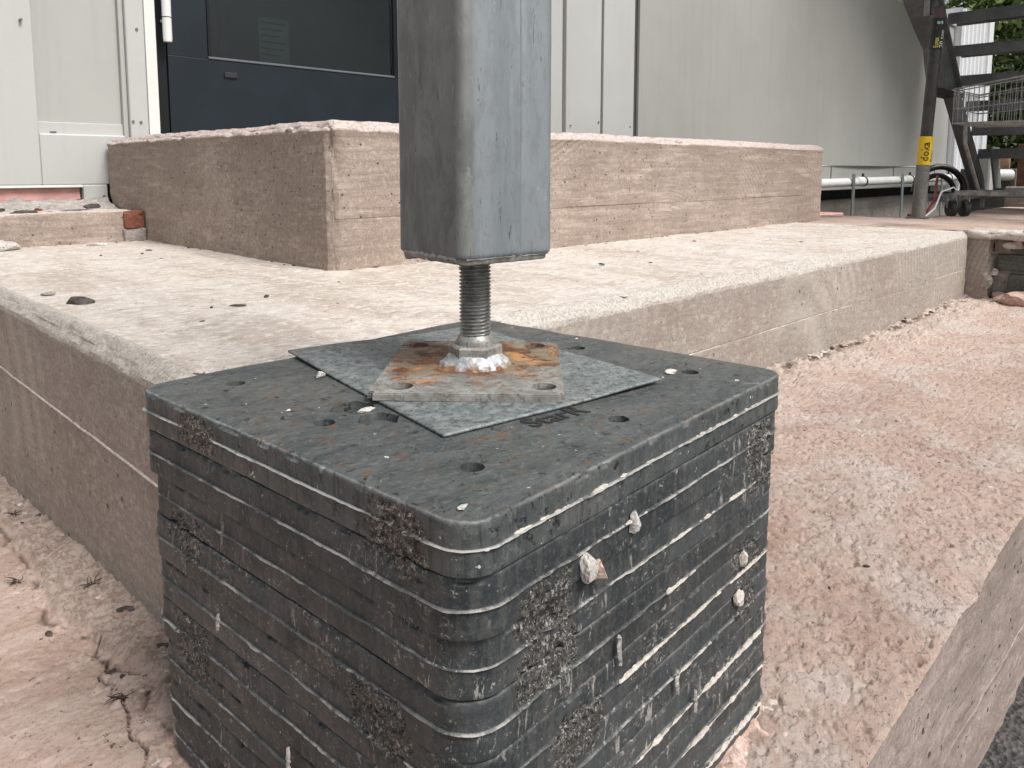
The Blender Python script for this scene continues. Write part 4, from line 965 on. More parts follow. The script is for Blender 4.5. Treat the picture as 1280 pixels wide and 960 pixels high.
# tube
def rrect(h, rad, nseg, narc):
    o = []
    for (cx, cy, a0), (dx, dy) in zip([(h - rad, -h + rad, -90), (h - rad, h - rad, 0), (-h + rad, h - rad, 90), (-h + rad, -h + rad, 180)], [(0, 1), (-1, 0), (0, -1), (1, 0)]):
        for i in range(narc + 1):
            an = R(a0 + 90 * i / narc); o.append((cx + rad * math.cos(an), cy + rad * math.sin(an), math.cos(an), math.sin(an)))
        L = 2 * (h - rad); ex, ey = o[-1][0], o[-1][1]
        for i in range(1, nseg): o.append((ex + dx * L * i / nseg, ey + dy * L * i / nseg, math.cos(R(a0 + 90)), math.sin(R(a0 + 90))))
    return np.array(o)
A = rrect(0.0665, 0.013, 44, 8); n = len(A); yawp = R(-6.0); cp, sp = math.cos(yawp), math.sin(yawp)
zr = [0.5452, 0.546, 0.5475] + list(np.linspace(0.55, 1.15, 120)) + list(np.linspace(1.2, 6.5, 40))
V = []
for q, z in enumerate(zr):
    ins = [0.003, 0.0012, 0.0003][q] if q < 3 else 0
    P = np.stack([A[:, 0], A[:, 1], np.full(n, z)], 1)
    d = 0.0007 * fbm(P * [1, 1, 0.4], 0.05, 3, 12) - ins
    # the rolled seam runs down the right-hand face
    onF = A[:, 3] < -0.9; u = A[:, 0] - 0.012
    d = d + onF * (0.0016 * np.exp(-(u / 0.0022) ** 2) - 0.0009 * np.exp(-((np.abs(u) - 0.0055) / 0.0016) ** 2))
    x = A[:, 0] + A[:, 2] * d; y = A[:, 1] + A[:, 3] * d
    V.append(np.stack([PC.x + x * cp - y * sp, PC.y + x * sp + y * cp, np.full(n, z)], 1))
V = np.concatenate(V); i = np.arange(n); j = (i + 1) % n
F = [tuple(f) for f in np.concatenate([np.stack([k * n + i, k * n + j, (k + 1) * n + j, (k + 1) * n + i], 1) for k in range(len(zr) - 1)])] + [tuple(range((len(zr) - 1) * n, len(zr) * n))]
mk('tube', V, F, M['galv'], post, smooth=True)
# end plate and ragged weld under the tube
A = rrect(0.0625, 0.012, 40, 6); n = len(A); V = []
for z, ins in [(0.5375, 0.006), (0.5378, 0.0015), (0.539, 0.0), (0.5455, -0.0015), (0.5475, -0.001), (0.5476, 0.01)]:
    P = np.stack([A[:, 0], A[:, 1], np.full(n, z)], 1)
    left = sstep(-A[:, 2], 0.5, 0.9)
    d = -ins + 0.0012 * fbm(P, 0.012, 3, 8) + left * 0.0022 * fbm(P, 0.02, 3, 9)
    x = A[:, 0] + A[:, 2] * d; y = A[:, 1] + A[:, 3] * d
    zn = z - left * (z < 0.540) * 0.0035 * np.maximum(fbm(P * [1, 1, 0], 0.022, 3, 10), -0.3)
    V.append(np.stack([PC.x + x * cp - y * sp, PC.y + x * sp + y * cp, zn], 1))
V = np.concatenate(V); i = np.arange(n); j = (i + 1) % n
F = [tuple(f) for f in np.concatenate([np.stack([k * n + i, k * n + j, (k + 1) * n + j, (k + 1) * n + i], 1) for k in range(5)])] + [tuple(range(n))[::-1], tuple(range(5 * n, 6 * n))]
mk('end_plate', V, F, M['nut'], post, smooth=True)
def local(u, v): return (PC.x + u * cp - v * sp, PC.y + u * sp + v * cp)
segs = []
for (u0, v0), (u1, v1), rr in [((-0.063, 0.05), (-0.063, -0.055), 0.0042), ((-0.058, -0.0635), (0.058, -0.0635), 0.0013)]:
    pts = []; rad = []
    for k in range(30):
        t = k / 29; x, y = local(u0 + (u1 - u0) * t, v0 + (v1 - v0) * t)
        pts.append((x, y, 0.5445 + rng.normal(0, 0.0004))); rad.append(rr * (1 + 0.10 * math.sin(k * 1.9) + rng.normal(0, 0.06)))
    segs.append((pts, rad))
mk_ = multi_tube('weld_bead', segs, M['nut'], post, n=8)

# mortar lumps, pebbles on the stack
def lump(name, p, size, m_, lb, cat, sd, yaw=0.0, rough=0.5): return rock(name, p, size, M[m_], lb, cat, seed=sd, yaw=yaw, rough=rough, flat=0.8)
def FY(x): return CY - (SY + 0.001) / 2 / math.cos(YAW0) + (x - CX) * math.tan(YAW0)
lump('mortar_lump', (0.466, FY(0.466) - 0.002, 0.306), (0.017, 0.015, 0.032), 'palestone', 'whitish pink mortar lump stuck on the right side of the stack, nearest its front corner', 'mortar', 31)
lump('mortar_lump', (0.480, FY(0.480) - 0.003, 0.300), (0.015, 0.014, 0.018), 'pinkmortar', 'smaller pinkish mortar lump touching the lower right of the whitish one', 'mortar', 32)
lump('mortar_lump', (0.536, FY(0.536) - 0.002, 0.322), (0.014, 0.010, 0.022), 'palestone', 'pale mortar dab on the right side of the stack, further right than the whitish lump', 'mortar', 33)
lump('mortar_lump', (0.762, FY(0.762) + 0.001, 0.148), (0.018, 0.012, 0.020), 'mortar', 'pale cement blob low on the right side of the stack towards the far corner', 'mortar', 34)
lump('mortar_lump', (0.775, FY(0.775) + 0.002, 0.190), (0.014, 0.012, 0.022), 'mortar', 'small cement blob above the low blob, near the far right corner of the stack', 'mortar', 35)
# set slurry caught on the moulding seams of the plates
sl_rng = np.random.default_rng(99)
for pi, (pe, pb_, pth) in enumerate(plates):
    zr_ = (pe.location.z - pth if pi == 0 else pe.location.z) + pth * 0.5
    runs = [[(0.345, 0.50), (0.49, 0.66), (0.64, 0.82)], [(0.50, 0.56)], [(0.55, 0.80)], [(0.60, 0.66)], [(0.52, 0.72), (0.74, 0.84)], [(0.62, 0.70)], [(0.55, 0.83)], [(0.50, 0.62), (0.64, 0.84)], [(0.58, 0.84)]][pi]
    for x0, x1 in runs:
        n_ = int((x1 - x0) / 0.0022); pts = []; rad = []
        xs_b = np.linspace(x0, x1, n_); nz_ = fbm(np.stack([xs_b, np.full(n_, pi * 3.1), np.zeros(n_)], 1), 0.028, 4, 300, 0.7); nf_ = fbm(np.stack([xs_b, np.full(n_, pi * 3.1), np.zeros(n_)], 1), 0.006, 2, 301)
        for q in range(n_):
            rr_ = max(0.0003, (0.0011 if pi < 5 else 0.0014) * (1 + 1.5 * nz_[q] + 0.5 * nf_[q]))
            if q in (0, n_ - 1): rr_ = 0.0002
            pts.append((xs_b[q], FY(xs_b[q]) - (0.0010 if pi < 2 else -0.0012), zr_ + 0.0006 * nf_[q])); rad.append(rr_)
        tube('slurry_bead', pts, rad, M['mortar'], pe, n=6)
# drips of slurry running down the sides
def drip(x, z, ln, side='F', w_=0.0035, sd=0):
    V = []; n_ = 14; rr = np.random.default_rng(sd)
    for k in range(n_):
        t = k / (n_ - 1); wd = w_ * (0.4 + math.sin(math.pi * t) ** 0.7) * (1 + rr.normal(0, 0.25)); zz_ = z - ln * t; off = rr.normal(0, 0.0007) + 0.003 * t
        for s_ in (-1, 0, 1):
            u = x + off + s_ * wd * 0.5; lift_ = 0.0026 if s_ == 0 else 0.0
            if side == 'F': V.append((u, FY(u) - 0.0012 - lift_, zz_))
            else: V.append((CX - (SX + 0.001) / 2 / math.cos(YAW0) - (u - CY) * math.tan(YAW0) - 0.0012 - lift_, u, zz_))
    F = [(3 * k + a, 3 * k + a + 1, 3 * k + a + 4, 3 * k + a + 3) for k in range(n_ - 1) for a in (0, 1)]
    return V, F
for q, (pi, x, z, ln, sd_) in enumerate([(4, 0.352, 0.205, 0.045, 'F'), (5, 0.350, 0.155, 0.034, 'F'), (3, 0.515, 0.235, 0.030, 'F'), (5, 0.62, 0.150, 0.03, 'F'), (6, 0.66, 0.105, 0.028, 'F'), (6, 0.60, 0.12, 0.040, 'L'), (7, 0.592, 0.075, 0.035, 'L'), (6, 0.565, 0.10, 0.03, 'L'), (4, 0.72, 0.20, 0.02, 'L'), (7, 0.47, 0.06, 0.03, 'F')]):
    V, F = drip(x, z, ln, sd_, 0.004, q)
    mk('slurry_drip', V, F, M['palestone'], plates[pi][0], smooth='soft')
lump('white_pebble', (0.462, 0.779, TOPZ), (0.012, 0.012, 0.009), 'palestone', 'tiny white pebble at the left edge of the thin steel sheet', 'pebble', 36)
lump('white_pebble', (0.372, 0.690, TOPZ), (0.007, 0.004, 0.003), 'palestone', 'white crumb on the stack top left of the recessed hexagons', 'pebble', 37)
lump('white_pebble', (0.348, 0.398, TOPZ), (0.011, 0.007, 0.004), 'palestone', 'white crumb on the stack top next to the near corner', 'pebble', 38)
lump('pebble_chip', (0.432, 0.640, TOPZ - 0.003), (0.020, 0.009, 0.006), 'palestone', 'pale chip lying in the recessed hexagon beside the steel sheet', 'pebble', 39)
lump('dark_pebble', (0.770, 0.500, TOPZ), (0.016, 0.010, 0.006), 'mortar', 'pale brown crumb beside the hole near the right corner of the stack top', 'pebble', 41)
for i in range(26):
    x = rng.uniform(0.33, 0.84); y = rng.uniform(0.40, 0.88)
    if 0.42 < x < 0.80 and y > 0.50: continue
    s = rng.uniform(0.0022, 0.005)
    rock('stack_grit', (x, y, TOPZ - 0.0003), (s * 1.7, s, s * 0.6), M['palestone'] if i % 2 else M['slate'], 'speck of grit lying on the grey plastic top', 'grit', seed=1200 + i, sub=1, group='grit on the stack top', yaw=rng.uniform(0, 3))
# cement bedding squeezed out round the bottom plate
segs = []
P, F = sheet_grid(np.arange(0.27, 0.90, 0.004), np.arange(0.345, 0.92, 0.004), lambda P: P[:, 2])
hx_ = np.maximum(np.abs(P[:, 0] - 0.592 + 0.02 * (P[:, 1] - 0.65)) - 0.273, np.abs(P[:, 1] - 0.65 - 0.06 * (P[:, 0] - 0.585)) - 0.258)
P[:, 2] = ledge_z(P)[0] + 0.010 * sstep(0.016 + 0.018 * fbm(P, 0.05, 4, 99) - hx_, 0, 0.022) - 0.003 + 0.004 * fbm(P, 0.015, 3, 98)
bed = empty('cement_bed', (0.585, 0.5, -0.03), 'pale crumbling cement squeezed out round the bottom of the stack', 'cement')
mk('cement_skirt', P, F, M['pinkmortar'], bed, smooth=True)
for i in range(70):
    t = i / 69
    if i < 42: u = t / 0.61; x, y = 0.34 + 0.55 * u, 0.378 + 0.036 * u
    else: u = (t - 0.61) / 0.39; x, y = 0.302 - 0.008 * u, 0.55 + 0.34 * u
    s = rng.uniform(0.006, 0.017); zz_ = gz(x, y)
    rock('cement_lump', (x + rng.normal(0, 0.004), y + rng.normal(0, 0.004), zz_ - 0.006), (s * 1.8, s * 1.2, s * rng.uniform(0.5, 1.3)), M['mortar'] if i % 3 else M['pinkmortar'], seed=1300 + i, parent=bed, sub=2, rough=0.6, yaw=rng.uniform(0, 3))

# ================================================================== LEFT CABIN
YW = 3.88
cab = empty('site_cabin', (3.1, YW + 1.2, 0.50), 'grey white site cabin with a dark glazed door at the top of the step block', 'site cabin')
box('frame_post', -1.6, 0.944, YW, YW + 0.12, 0.575, 2.9, M['white'], cab, bev=0.006)
box('wall_panel', 0.944, 1.300, YW + 0.034, YW + 0.10, 0.80, 2.9, M['white2'], cab, bev=0.002)
box('panel_foot', 0.944, 1.300, YW + 0.024, YW + 0.034, 0.80, 0.855, M['white'], cab, bev=0.002)
box('base_rail', 0.9442, 1.3, YW + 0.001, YW + 0.12, 0.575, 0.803, M['white'], cab, bev=0.006)
box('rail_lip', -1.6, 1.106, YW - 0.004, YW + 0.08, 0.563, 0.5745, M['trim'], cab, bev=0.002)
box('foot', 1.106, 1.208, YW - 0.006, YW + 0.10, 0.470, 0.5745, M['white'], cab, bev=0.004)
box('joint_strip', 1.300, 1.322, YW + 0.010, YW + 0.10, 0.786, 2.9, M['white2'], cab, bev=0.003)
box('frame_post', 1.3225, 1.408, YW - 0.012, YW + 0.12, 0.786, 2.9, M['white'], cab, bev=0.008)
box('door_jamb', 1.411, 1.462, YW - 0.006, YW + 0.14, 0.800, 2.9, M['trim'], cab, bev=0.003)
fr_ = box('door_frame', 1.463, 1.520, YW + 0.030, YW + 0.14, 0.780, 2.9, M['door_frame'], cab, bev=0.003)
# door leaf with its window
door = box('door', 1.532, 2.955, YW + 0.045, YW + 0.095, 0.785, 1.205, M['door'], cab, bev=0.003)
def sub(name, x0, x1, y0, y1, z0, z1, m_, bev=0.002):
    bm = bmesh.new(); bbox(bm, x0, x1, y0, y1, z0, z1, bev); bmesh.ops.translate(bm, verts=bm.verts, vec=-Vector(cab.location))
    V_ = [v.co[:] for v in bm.verts]; bm.verts.index_update(); F_ = [[v.index for v in f.verts] for f in bm.faces]; bm.free()
    o = mk(name, V_, F_, M[m_]); o.parent = door; o.location = (0, 0, 0); return o
sub('stile', 1.532, 1.735, YW + 0.046, YW + 0.094, 1.2055, 2.85, 'door')
sub('stile', 2.900, 2.955, YW + 0.046, YW + 0.094, 1.2055, 2.85, 'door_frame')
sub('glazing_bead', 1.7355, 2.8995, YW + 0.040, YW + 0.060, 1.2055, 1.217, 'bead')
sub('glazing_bead', 1.7355, 1.750, YW + 0.041, YW + 0.060, 1.2175, 2.85, 'door_frame')
sub('mullion', 1.815, 1.875, YW + 0.085, YW + 0.110, 1.2175, 2.85, 'door_frame')
sub('pane', 1.7505, 2.8995, YW + 0.064, YW + 0.070, 1.2175, 2.85, 'glass', 0)
nt_ = sub('notice', 2.03, 2.21, YW + 0.074, YW + 0.075, 1.225, 1.46, 'paper', 0)
for q in range(6): sub('notice_line', 2.045, 2.19 - 0.02 * (q % 3), YW + 0.0728, YW + 0.0736, 1.43 - q * 0.034, 1.437 - q * 0.034, 'print', 0)
sub('letter_plate', 1.815, 1.885, YW + 0.036, YW + 0.045, 1.118, 1.146, 'rubber', 0.003)
sub('hinge_gap', 1.5205, 1.5315, YW + 0.060, YW + 0.095, 0.785, 2.85, 'gap', 0)
hb = box('pull_bar', 0, 0, 0, 0, 0, 0, M['bar'], cab, bev=0) if False else None
px, py = 1.505, YW - 0.035
o = tube('pull_bar', [(px, py, 1.255), (px, py, 1.27), (px, py, 2.6)], [0.019, 0.021, 0.021], M['bar'], cab, n=16)
tube('bar_bracket', [(px, py + 0.005, 1.36), (px, YW + 0.04, 1.36)], 0.008, M['bar'], cab)
tube('bar_ring', [(px, py, 1.367), (px, py, 1.371)], 0.0216, M['rubber'], cab, n=16)
box('door_sill', 1.463, 2.955, YW - 0.014, YW + 0.04, 0.781, 0.795, M['bead'], cab, bev=0.002)
box('door_frame', 2.957, 3.03, YW + 0.020, YW + 0.14, 0.781, 2.9, M['door_frame'], cab, bev=0.003)
xs_ = [(3.032, 4.414, 0.0, 'white'), (4.414, 4.452, 0.030, 'white2'), (4.452, 4.870, -0.006, 'white'), (4.870, 4.893, 0.03, 'white2'), (4.893, 5.300, -0.012, 'white')]
for x0, x1, dy, m_ in xs_: box('wall_panel', x0 + 0.0005, x1 - 0.0005, YW + dy, YW + 0.12, 0.60, 2.9, M[m_], cab, bev=0.005)
box('base_rail', 1.2095, 5.300, YW + 0.125, YW + 0.2, 0.50, 0.80, M['white2'], cab, bev=0.004)
# room behind the glass
box('back_wall', -1.5, 5.28, YW + 2.3, YW + 2.4, 0.6, 2.9, M['inside'], cab, bev=0)
box('end_wall', -1.6, -1.5, YW + 0.12, YW + 2.4, 0.6, 2.9, M['white'], cab, bev=0)
box('end_wall', 5.20, 5.29, YW + 0.125, YW + 2.4, 0.6, 2.9, M['white'], cab, bev=0)
box('floor', -1.5, 5.19, YW + 0.205, YW + 2.29, 0.62, 0.70, M['inside'], cab, bev=0)
box('roof', -1.62, 5.30, YW - 0.03, YW + 2.42, 2.901, 3.0, M['white'], cab, bev=0.01)
fo = box('foam_strip', -1.5, 1.10, YW + 0.02, YW + 0.09, 0.505, 0.5625, M['pinkfoam'], bev=0.006, origin=(0, YW, 0.505))
tag(fo, 'pink insulation board edge showing below the cabin rail at the left', 'insulation')

for x, z in [(1.335, 0.87), (1.37, 0.868), (1.372, 1.30), (0.90, 1.28), (0.70, 0.62), (1.19, 0.52), (4.50, 0.98), (4.84, 1.02), (5.25, 1.0)]:
    tube('screw', [(x, YW - 0.018, z), (x, YW - 0.0005, z)], 0.006, M['stair'], cab, n=8)
box('drain_slot', 0.985, 1.012, YW - 0.001, YW + 0.0, 0.806, 0.812, M['gap'], cab, bev=0)
# ================================================================== RIGHT CABIN
c2 = empty('long_cabin', (9.6, YW + 1.2, 0.4), 'long smooth grey white cabin wall right of the black joint, running back to the stair', 'site cabin')
box('joint_seal', 5.302, 5.375, YW + 0.06, YW + 0.10, 0.4, 2.9, M['gap'], c2, bev=0)
xs = np.concatenate([[5.376, 5.38], np.arange(5.45, 13.75, 0.08), [13.79, 13.80]]); zs_ = np.concatenate([[0.70], np.arange(0.75, 2.9, 0.08), [2.9]])
X, Z = np.meshgrid(xs, zs_, indexing='ij'); P = np.stack([X.ravel(), np.full(X.size, YW), Z.ravel()], 1)
P[:, 1] += 0.004 * fbm(P, 1.2, 2, 5) - 0.05 * np.exp(-((X.ravel() - 10.6) / 1.5) ** 2) + 0.02 * (X.ravel() < 5.378) + 0.004 * np.sin(P[:, 0] * 1.1)
nz = len(zs_); i0 = (np.arange(len(xs) - 1)[:, None] * nz + np.arange(nz - 1)[None]).ravel()
mk('wall_sheet', P, np.stack([i0, i0 + nz, i0 + nz + 1, i0 + 1], 1), M['white3'], c2, smooth=True)
box('wall_core', 5.376, 13.80, YW + 0.03, YW + 2.4, 0.45, 2.89, M['white2'], c2, bev=0)
box('base_rail', 5.376, 13.80, YW - 0.012, YW + 0.029, 0.40, 0.688, M['white3'], c2, bev=0.006)
box('rail_lip', 5.376, 13.80, YW - 0.020, YW + 0.028, 0.689, 0.701, M['trim'], c2, bev=0.002)
for x in (9.30, 11.4, 13.2): box('rail_joint', x, x + 0.02, YW - 0.0145, YW - 0.011, 0.47, 0.7015, M['gap'], c2, bev=0)
box('roof', 5.37, 13.82, YW - 0.03, YW + 2.42, 2.901, 3.0, M['white'], c2, bev=0.01)
pl = box('plinth_wall', -1.6, 16, YW + 0.13, YW + 0.4, -0.36, 0.27, M['plinth'], origin=(7, YW, -0.36), bev=0.01)
tag(pl, 'low dull concrete plinth wall under the long cabin, behind the white pipe', 'plinth')
gp = box('gap_shade_sheet', -1.5, 15.9, YW + 0.22, YW + 0.3, 0.271, 0.56, M['gap'], origin=(7, YW, 0.27), bev=0)  # black sheet stands in for the shade of the open gap
tag(gp, 'black sheet added as the shade in the gap between the cabin rail and the plinth', 'gap shade')
pf = box('foam_strip', 5.5, 8.9, YW - 0.35, YW + 0.11, -0.02, 0.16, M['pinkfoam'], origin=(8, YW, 0), bev=0.01)
tag(pf, 'pink insulation board in the trench just right of the step block', 'insulation')
# corrugated container beyond
cc = empty('corrugated_container', (15.2, YW + 1, 0), 'white corrugated container seen between the stair treads', 'container')
xs = []; ysv = []
x = 13.83; k = 0
while x < 15.35:
    xs += [x, x + 0.03, x + 0.11, x + 0.14]; ysv += [0, 0.09, 0.09, 0]; x += 0.22
V = []; F = []
for a_, b_ in zip(xs, ysv): V += [(a_, YW - 0.10 + b_, 0.3), (a_, YW - 0.10 + b_, 3.2)]
for q in range(len(xs) - 1): F.append((2 * q, 2 * q + 2, 2 * q + 3, 2 * q + 1))
mk('corrugated_side', V, F, M['rib'], cc)
box('container_body', 13.83, 15.36, YW - 0.06, YW + 2.3, 0.3, 3.2, M['rib'], cc, bev=0)
box('corner_post', 15.36, 15.62, YW - 0.12, YW + 2.3, 0.2, 3.2, M['rib'], cc, bev=0.01)

# ================================================================== WHITE PIPE on brackets
pp = empty('white_pipe', (10, 3.70, 0.5), 'white drain pipe with black clips on steel brackets along the cabin foot', 'pipe')
tube('pipe', [(6.0, 3.70, 0.482), (8.9, 3.70, 0.494), (14.2, 3.70, 0.53)], 0.052, M['pipe'], pp, n=18)
for x in (6.2, 9.42, 11.10, 12.80): 
    box('bracket', x - 0.035, x + 0.035, 3.63, 3.645, -0.36, 0.60, M['galv'], pp, bev=0.003)
for x in (9.85, 11.55, 13.3):
    zc = 0.482 + (x - 6) * 0.0058
    tube('clip', [(x, 3.70, zc), (x + 0.035, 3.70, zc)], 0.064, M['rubber'], pp, n=18)
    tube('coupling', [(x - 0.22, 3.70, zc), (x - 0.002, 3.70, zc)], 0.058, M['pipe'], pp, n=18)
    box('clip_ear', x, x + 0.035, 3.69, 3.71, zc + 0.06, zc + 0.10, M['rubber'], pp, bev=0.002)

# ================================================================== SCAFFOLD PROP
pb = Vector((5.225, 1.610, ZP)); pt = Vector((5.225 + 0.075, 1.610 - 0.075, ZP + 2.4)); dirp = (pt - pb).normalized()
prop = empty('steel_prop', pb, 'leaning steel prop tube with a yellow sticker, standing beyond the platform beside the stair', 'prop')
def at_(t): return pb + dirp * t
tube('outer_tube', [at_(0), at_(0.34)], 0.040, M['pole'], prop, n=24)
tube('sticker', [at_(0.330), at_(0.505)], 0.0412, M['yellow'], prop, n=24)
tube('inner_tube', [at_(0.50), at_(1.29)], 0.0345, M['pole_dark'], prop, n=24)
tube('black_label', [at_(1.03), at_(1.22)], 0.0355, M['print'], prop, n=24)
tube('label_band', [at_(1.22), at_(1.28)], 0.0358, plain('plum_band', (0.09, 0.05, 0.06), 0.5), prop, n=24)
box('foot_plate', pb.x - 0.055, pb.x + 0.055, pb.y - 0.055, pb.y + 0.055, ZP - 0.002, ZP + 0.006, M['pole'], prop, bev=0.002)
# lettering wrapped on the side that faces the yard
vd = Vector((-1, -1, 0)).normalized(); rd = Vector((1, -1, 0)).normalized()
def wrap_text(name, body, size, t0, side, mat, rad, bold=0.001, squash=1.0):
    cu = bpy.data.curves.new(name, 'FONT'); cu.body = body; cu.size = size; cu.extrude = 0.0; cu.offset = bold; cu.resolution_u = 2
    o = bpy.data.objects.new(name, cu); COL.objects.link(o); bpy.context.view_layer.update()
    me = bpy.data.meshes.new_from_object(o.evaluated_get(bpy.context.evaluated_depsgraph_get())); bpy.data.objects.remove(o)
    V = []
    for v in me.vertices:
        up_, across = v.co.x * squash, -v.co.y        # reads bottom to top
        an = (side + across) / rad
        c = at_(t0 + up_) + (vd * math.cos(an) + rd * math.sin(an)) * (rad + 0.0026)
        V.append(c)
    F = [list(p.vertices) for p in me.polygons]
    return mk(name, V, F, mat, prop)
wrap_text('lettering', 'doka', 0.060, 0.352, 0.004, M['print'], 0.0412, 0.0006)
wrap_text('lettering', 'Eurex', 0.030, 0.350, 0.040, M['print'], 0.0412, 0.0003)
wrap_text('lettering', '20 top', 0.042, 1.042, 0.030, M['printw'], 0.0355, 0.0004, 0.95)
wrap_text('lettering', 'Eurex', 0.036, 1.042, -0.004, M['printy'], 0.0355, 0.0008, 0.7)
wrap_text('lettering', 'l', 0.06, 1.16, 0.020, M['printw'], 0.0355, 0.001, 0.1)
wrap_text('lettering', 'S', 0.045, 1.182, 0.012, M['printc'], 0.0355, 0.002, 0.9)

# ================================================================== METAL STAIR
stair = empty('metal_stair', (6.2, 1.2, ZP), 'dark steel stair with open channel treads at the right, beyond the leaning prop', 'stair')
TR = [(4.6, 2.99), (4.8, 2.77), (5.02, 2.55), (5.24, 2.33), (5.46, 2.11), (5.68, 1.89), (5.89, 1.700), (6.04, 1.50), (6.24, 1.315), (6.43, 1.145), (6.62, 0.975), (6.83, 0.805)]
for x, z in TR:
    tr = empty('tread', (0, 0, 0), None, None); bpy.data.objects.remove(tr)
    t0 = box('tread', x, x + 0.21, 0.60, 1.70, z - 0.008, z, M['stair'], stair, bev=0.002)
    for nm, b_ in (('nosing', (x - 0.004, x + 0.008, 0.60, 1.70, z - 0.075, z - 0.0085)), ('back_lip', (x + 0.20, x + 0.212, 0.60, 1.70, z - 0.06, z - 0.0085))):
        bm = bmesh.new(); bbox(bm, *b_, 0.002); bmesh.ops.translate(bm, verts=bm.verts, vec=-stair.location)
        V_ = [v.co[:] for v in bm.verts]; bm.verts.index_update(); F_ = [[v.index for v in f.verts] for f in bm.faces]; bm.free()
        q = mk(nm, V_, F_, M['stair']); q.parent = t0; q.location = (0, 0, 0)
def slab_poly(name, pts, y0, y1, mat, parent):
    n = len(pts); V = [(x, y0, z) for x, z in pts] + [(x, y1, z) for x, z in pts]
    F = [tuple(range(n)), tuple(range(n, 2 * n))[::-1]] + [(i, (i + 1) % n + 0, (i + 1) % n + n, i + n) for i in range(n)]
    bm = bmesh.new(); vs_ = [bm.verts.new(v) for v in V]
    for f in F: bm.faces.new([vs_[i] for i in f])
    return bm_obj(name, bm, mat, parent)
# stringer: a channel that ends above the basket, then a leg down to the floor rail
slab_poly('stringer', [(3.9, 3.4), (4.35, 3.4), (5.72, 1.766), (5.896, 1.58), (6.283, 1.221), (5.884, 1.193), (5.748, 1.457), (5.53, 1.571), (5.32, 1.706)][::-1], 1.72, 1.735, M['stair_green'], stair)
slab_poly('stringer_flange', [(3.9, 3.4), (3.94, 3.4), (5.35, 1.72), (5.55, 1.60), (5.77, 1.47), (5.90, 1.20), (5.87, 1.20), (5.735, 1.46), (5.52, 1.575), (5.31, 1.71)][::-1], 1.69, 1.80, M['stair'], stair)
slab_poly('stringer_flange', [(4.35, 3.4), (4.39, 3.4), (5.75, 1.77), (5.92, 1.585), (6.31, 1.225), (6.283, 1.222), (5.896, 1.58), (5.72, 1.766)][::-1], 1.69, 1.80, M['stair'], stair)
box('end_cap', 5.86, 6.31, 1.68, 1.81, 1.160, 1.196, M['rubber'], stair, bev=0.004)
slab_poly('leg', [(6.16, 1.17), (6.32, 1.17), (7.20, 0.46), (7.04, 0.46)], 1.70, 1.78, M['stair'], stair)
slab_poly('stringer', [(4.35, 3.4), (7.1, 0.62), (7.0, 0.46), (6.80, 0.46), (3.9, 3.4)], 0.575, 0.595, M['stair_green'], stair)
slab_poly('gusset', [(6.78, 0.82), (7.02, 0.82), (7.16, 0.50), (6.98, 0.50)], 1.60, 1.615, M['stair_green'], stair)
box('foot_rail', 6.0, 7.5, 1.69, 1.79, 0.42, 0.458, M['stair'], stair, bev=0.003)
box('foot_rail', 6.98, 7.12, 0.55, 1.689, 0.43, 0.465, M['stair'], stair, bev=0.003)
for y in (1.74, 0.58): box('rail_foot', 6.98, 7.12, y - 0.04, y + 0.04, ZP - 0.005, 0.4195, M['stair'], stair, bev=0.003)
tube('handrail_strut', [(5.33, 1.66, 1.60), (5.30, 1.66, 2.3)], 0.018, M['pole'], stair)
tube('handrail_strut', [(5.40, 1.66, 1.62), (5.50, 1.66, 2.3)], 0.020, M['pole_dark'], stair)
box('bracket', 5.40, 5.56, 1.66, 1.688, 1.64, 1.72, M['stair'], stair, bev=0.004)

slab_poly('shade_slab', [(8.0, 6.6), (12.6, 3.55), (12.6, 3.40), (8.0, 6.45)], 1.3, 3.7, M['stair'], stair)  # added slab out of view, there to shade the long cabin wall
# ================================================================== WIRE TROLLEY
tro = empty('wire_trolley', (5.4, 1.1, ZP), 'shopping trolley with a zinc wire basket standing in front of the metal stair', 'shopping trolley')
BX0, BX1, BY0, BY1 = 5.09, 5.62, 0.50, 1.41
zb = 0.915
def ztop(y): return 1.115 + (1.41 - y) * 0.14
segs = []
for z_f in (0.0, 0.42, 0.93, 1.0):
    def zz2(y): return zb + (ztop(y) - zb) * z_f
    rr = 0.0055 if z_f in (0.0, 1.0) else 0.0038
    segs.append(([(BX0, BY0, zz2(BY0)), (BX0, BY1, zz2(BY1)), (BX1, BY1, zz2(BY1)), (BX1, BY0, zz2(BY0)), (BX0, BY0, zz2(BY0))], rr))
multi_tube('basket_rim', segs, M['wire'], tro, n=8)
segs = []
y = BY0
while y <= BY1 + 1e-6:
    segs.append(([(BX0, y, ztop(y)), (BX0, y, zb), (BX1, y, zb), (BX1, y, ztop(y))], 0.0022)); y += 0.026
x = BX0
while x <= BX1: segs.append(([(x, BY1, ztop(BY1)), (x, BY1, zb), (x, BY0, zb)], 0.0022)); x += 0.026
w_ = multi_tube('basket_wires', segs, M['wire'], tro, n=5)
w_['kind'] = 'stuff'
for y in (1.36, 0.55):
    tube('frame_tube', [(5.16, y, 0.905), (5.18, y, 0.80), (5.55, y, 0.50), (5.72, y, 0.492)], 0.012, M['wire'], tro)
tube('chassis_rail', [(5.40, 1.45, 0.498), (5.40, 0.45, 0.498)], 0.016, M['wire'], tro)
tube('chassis_rail', [(5.78, 1.40, 0.498), (5.78, 0.45, 0.498)], 0.016, M['wire'], tro)
tube('chassis_rail', [(5.40, 1.45, 0.498), (5.78, 1.40, 0.498)], 0.016, M['wire'], tro)
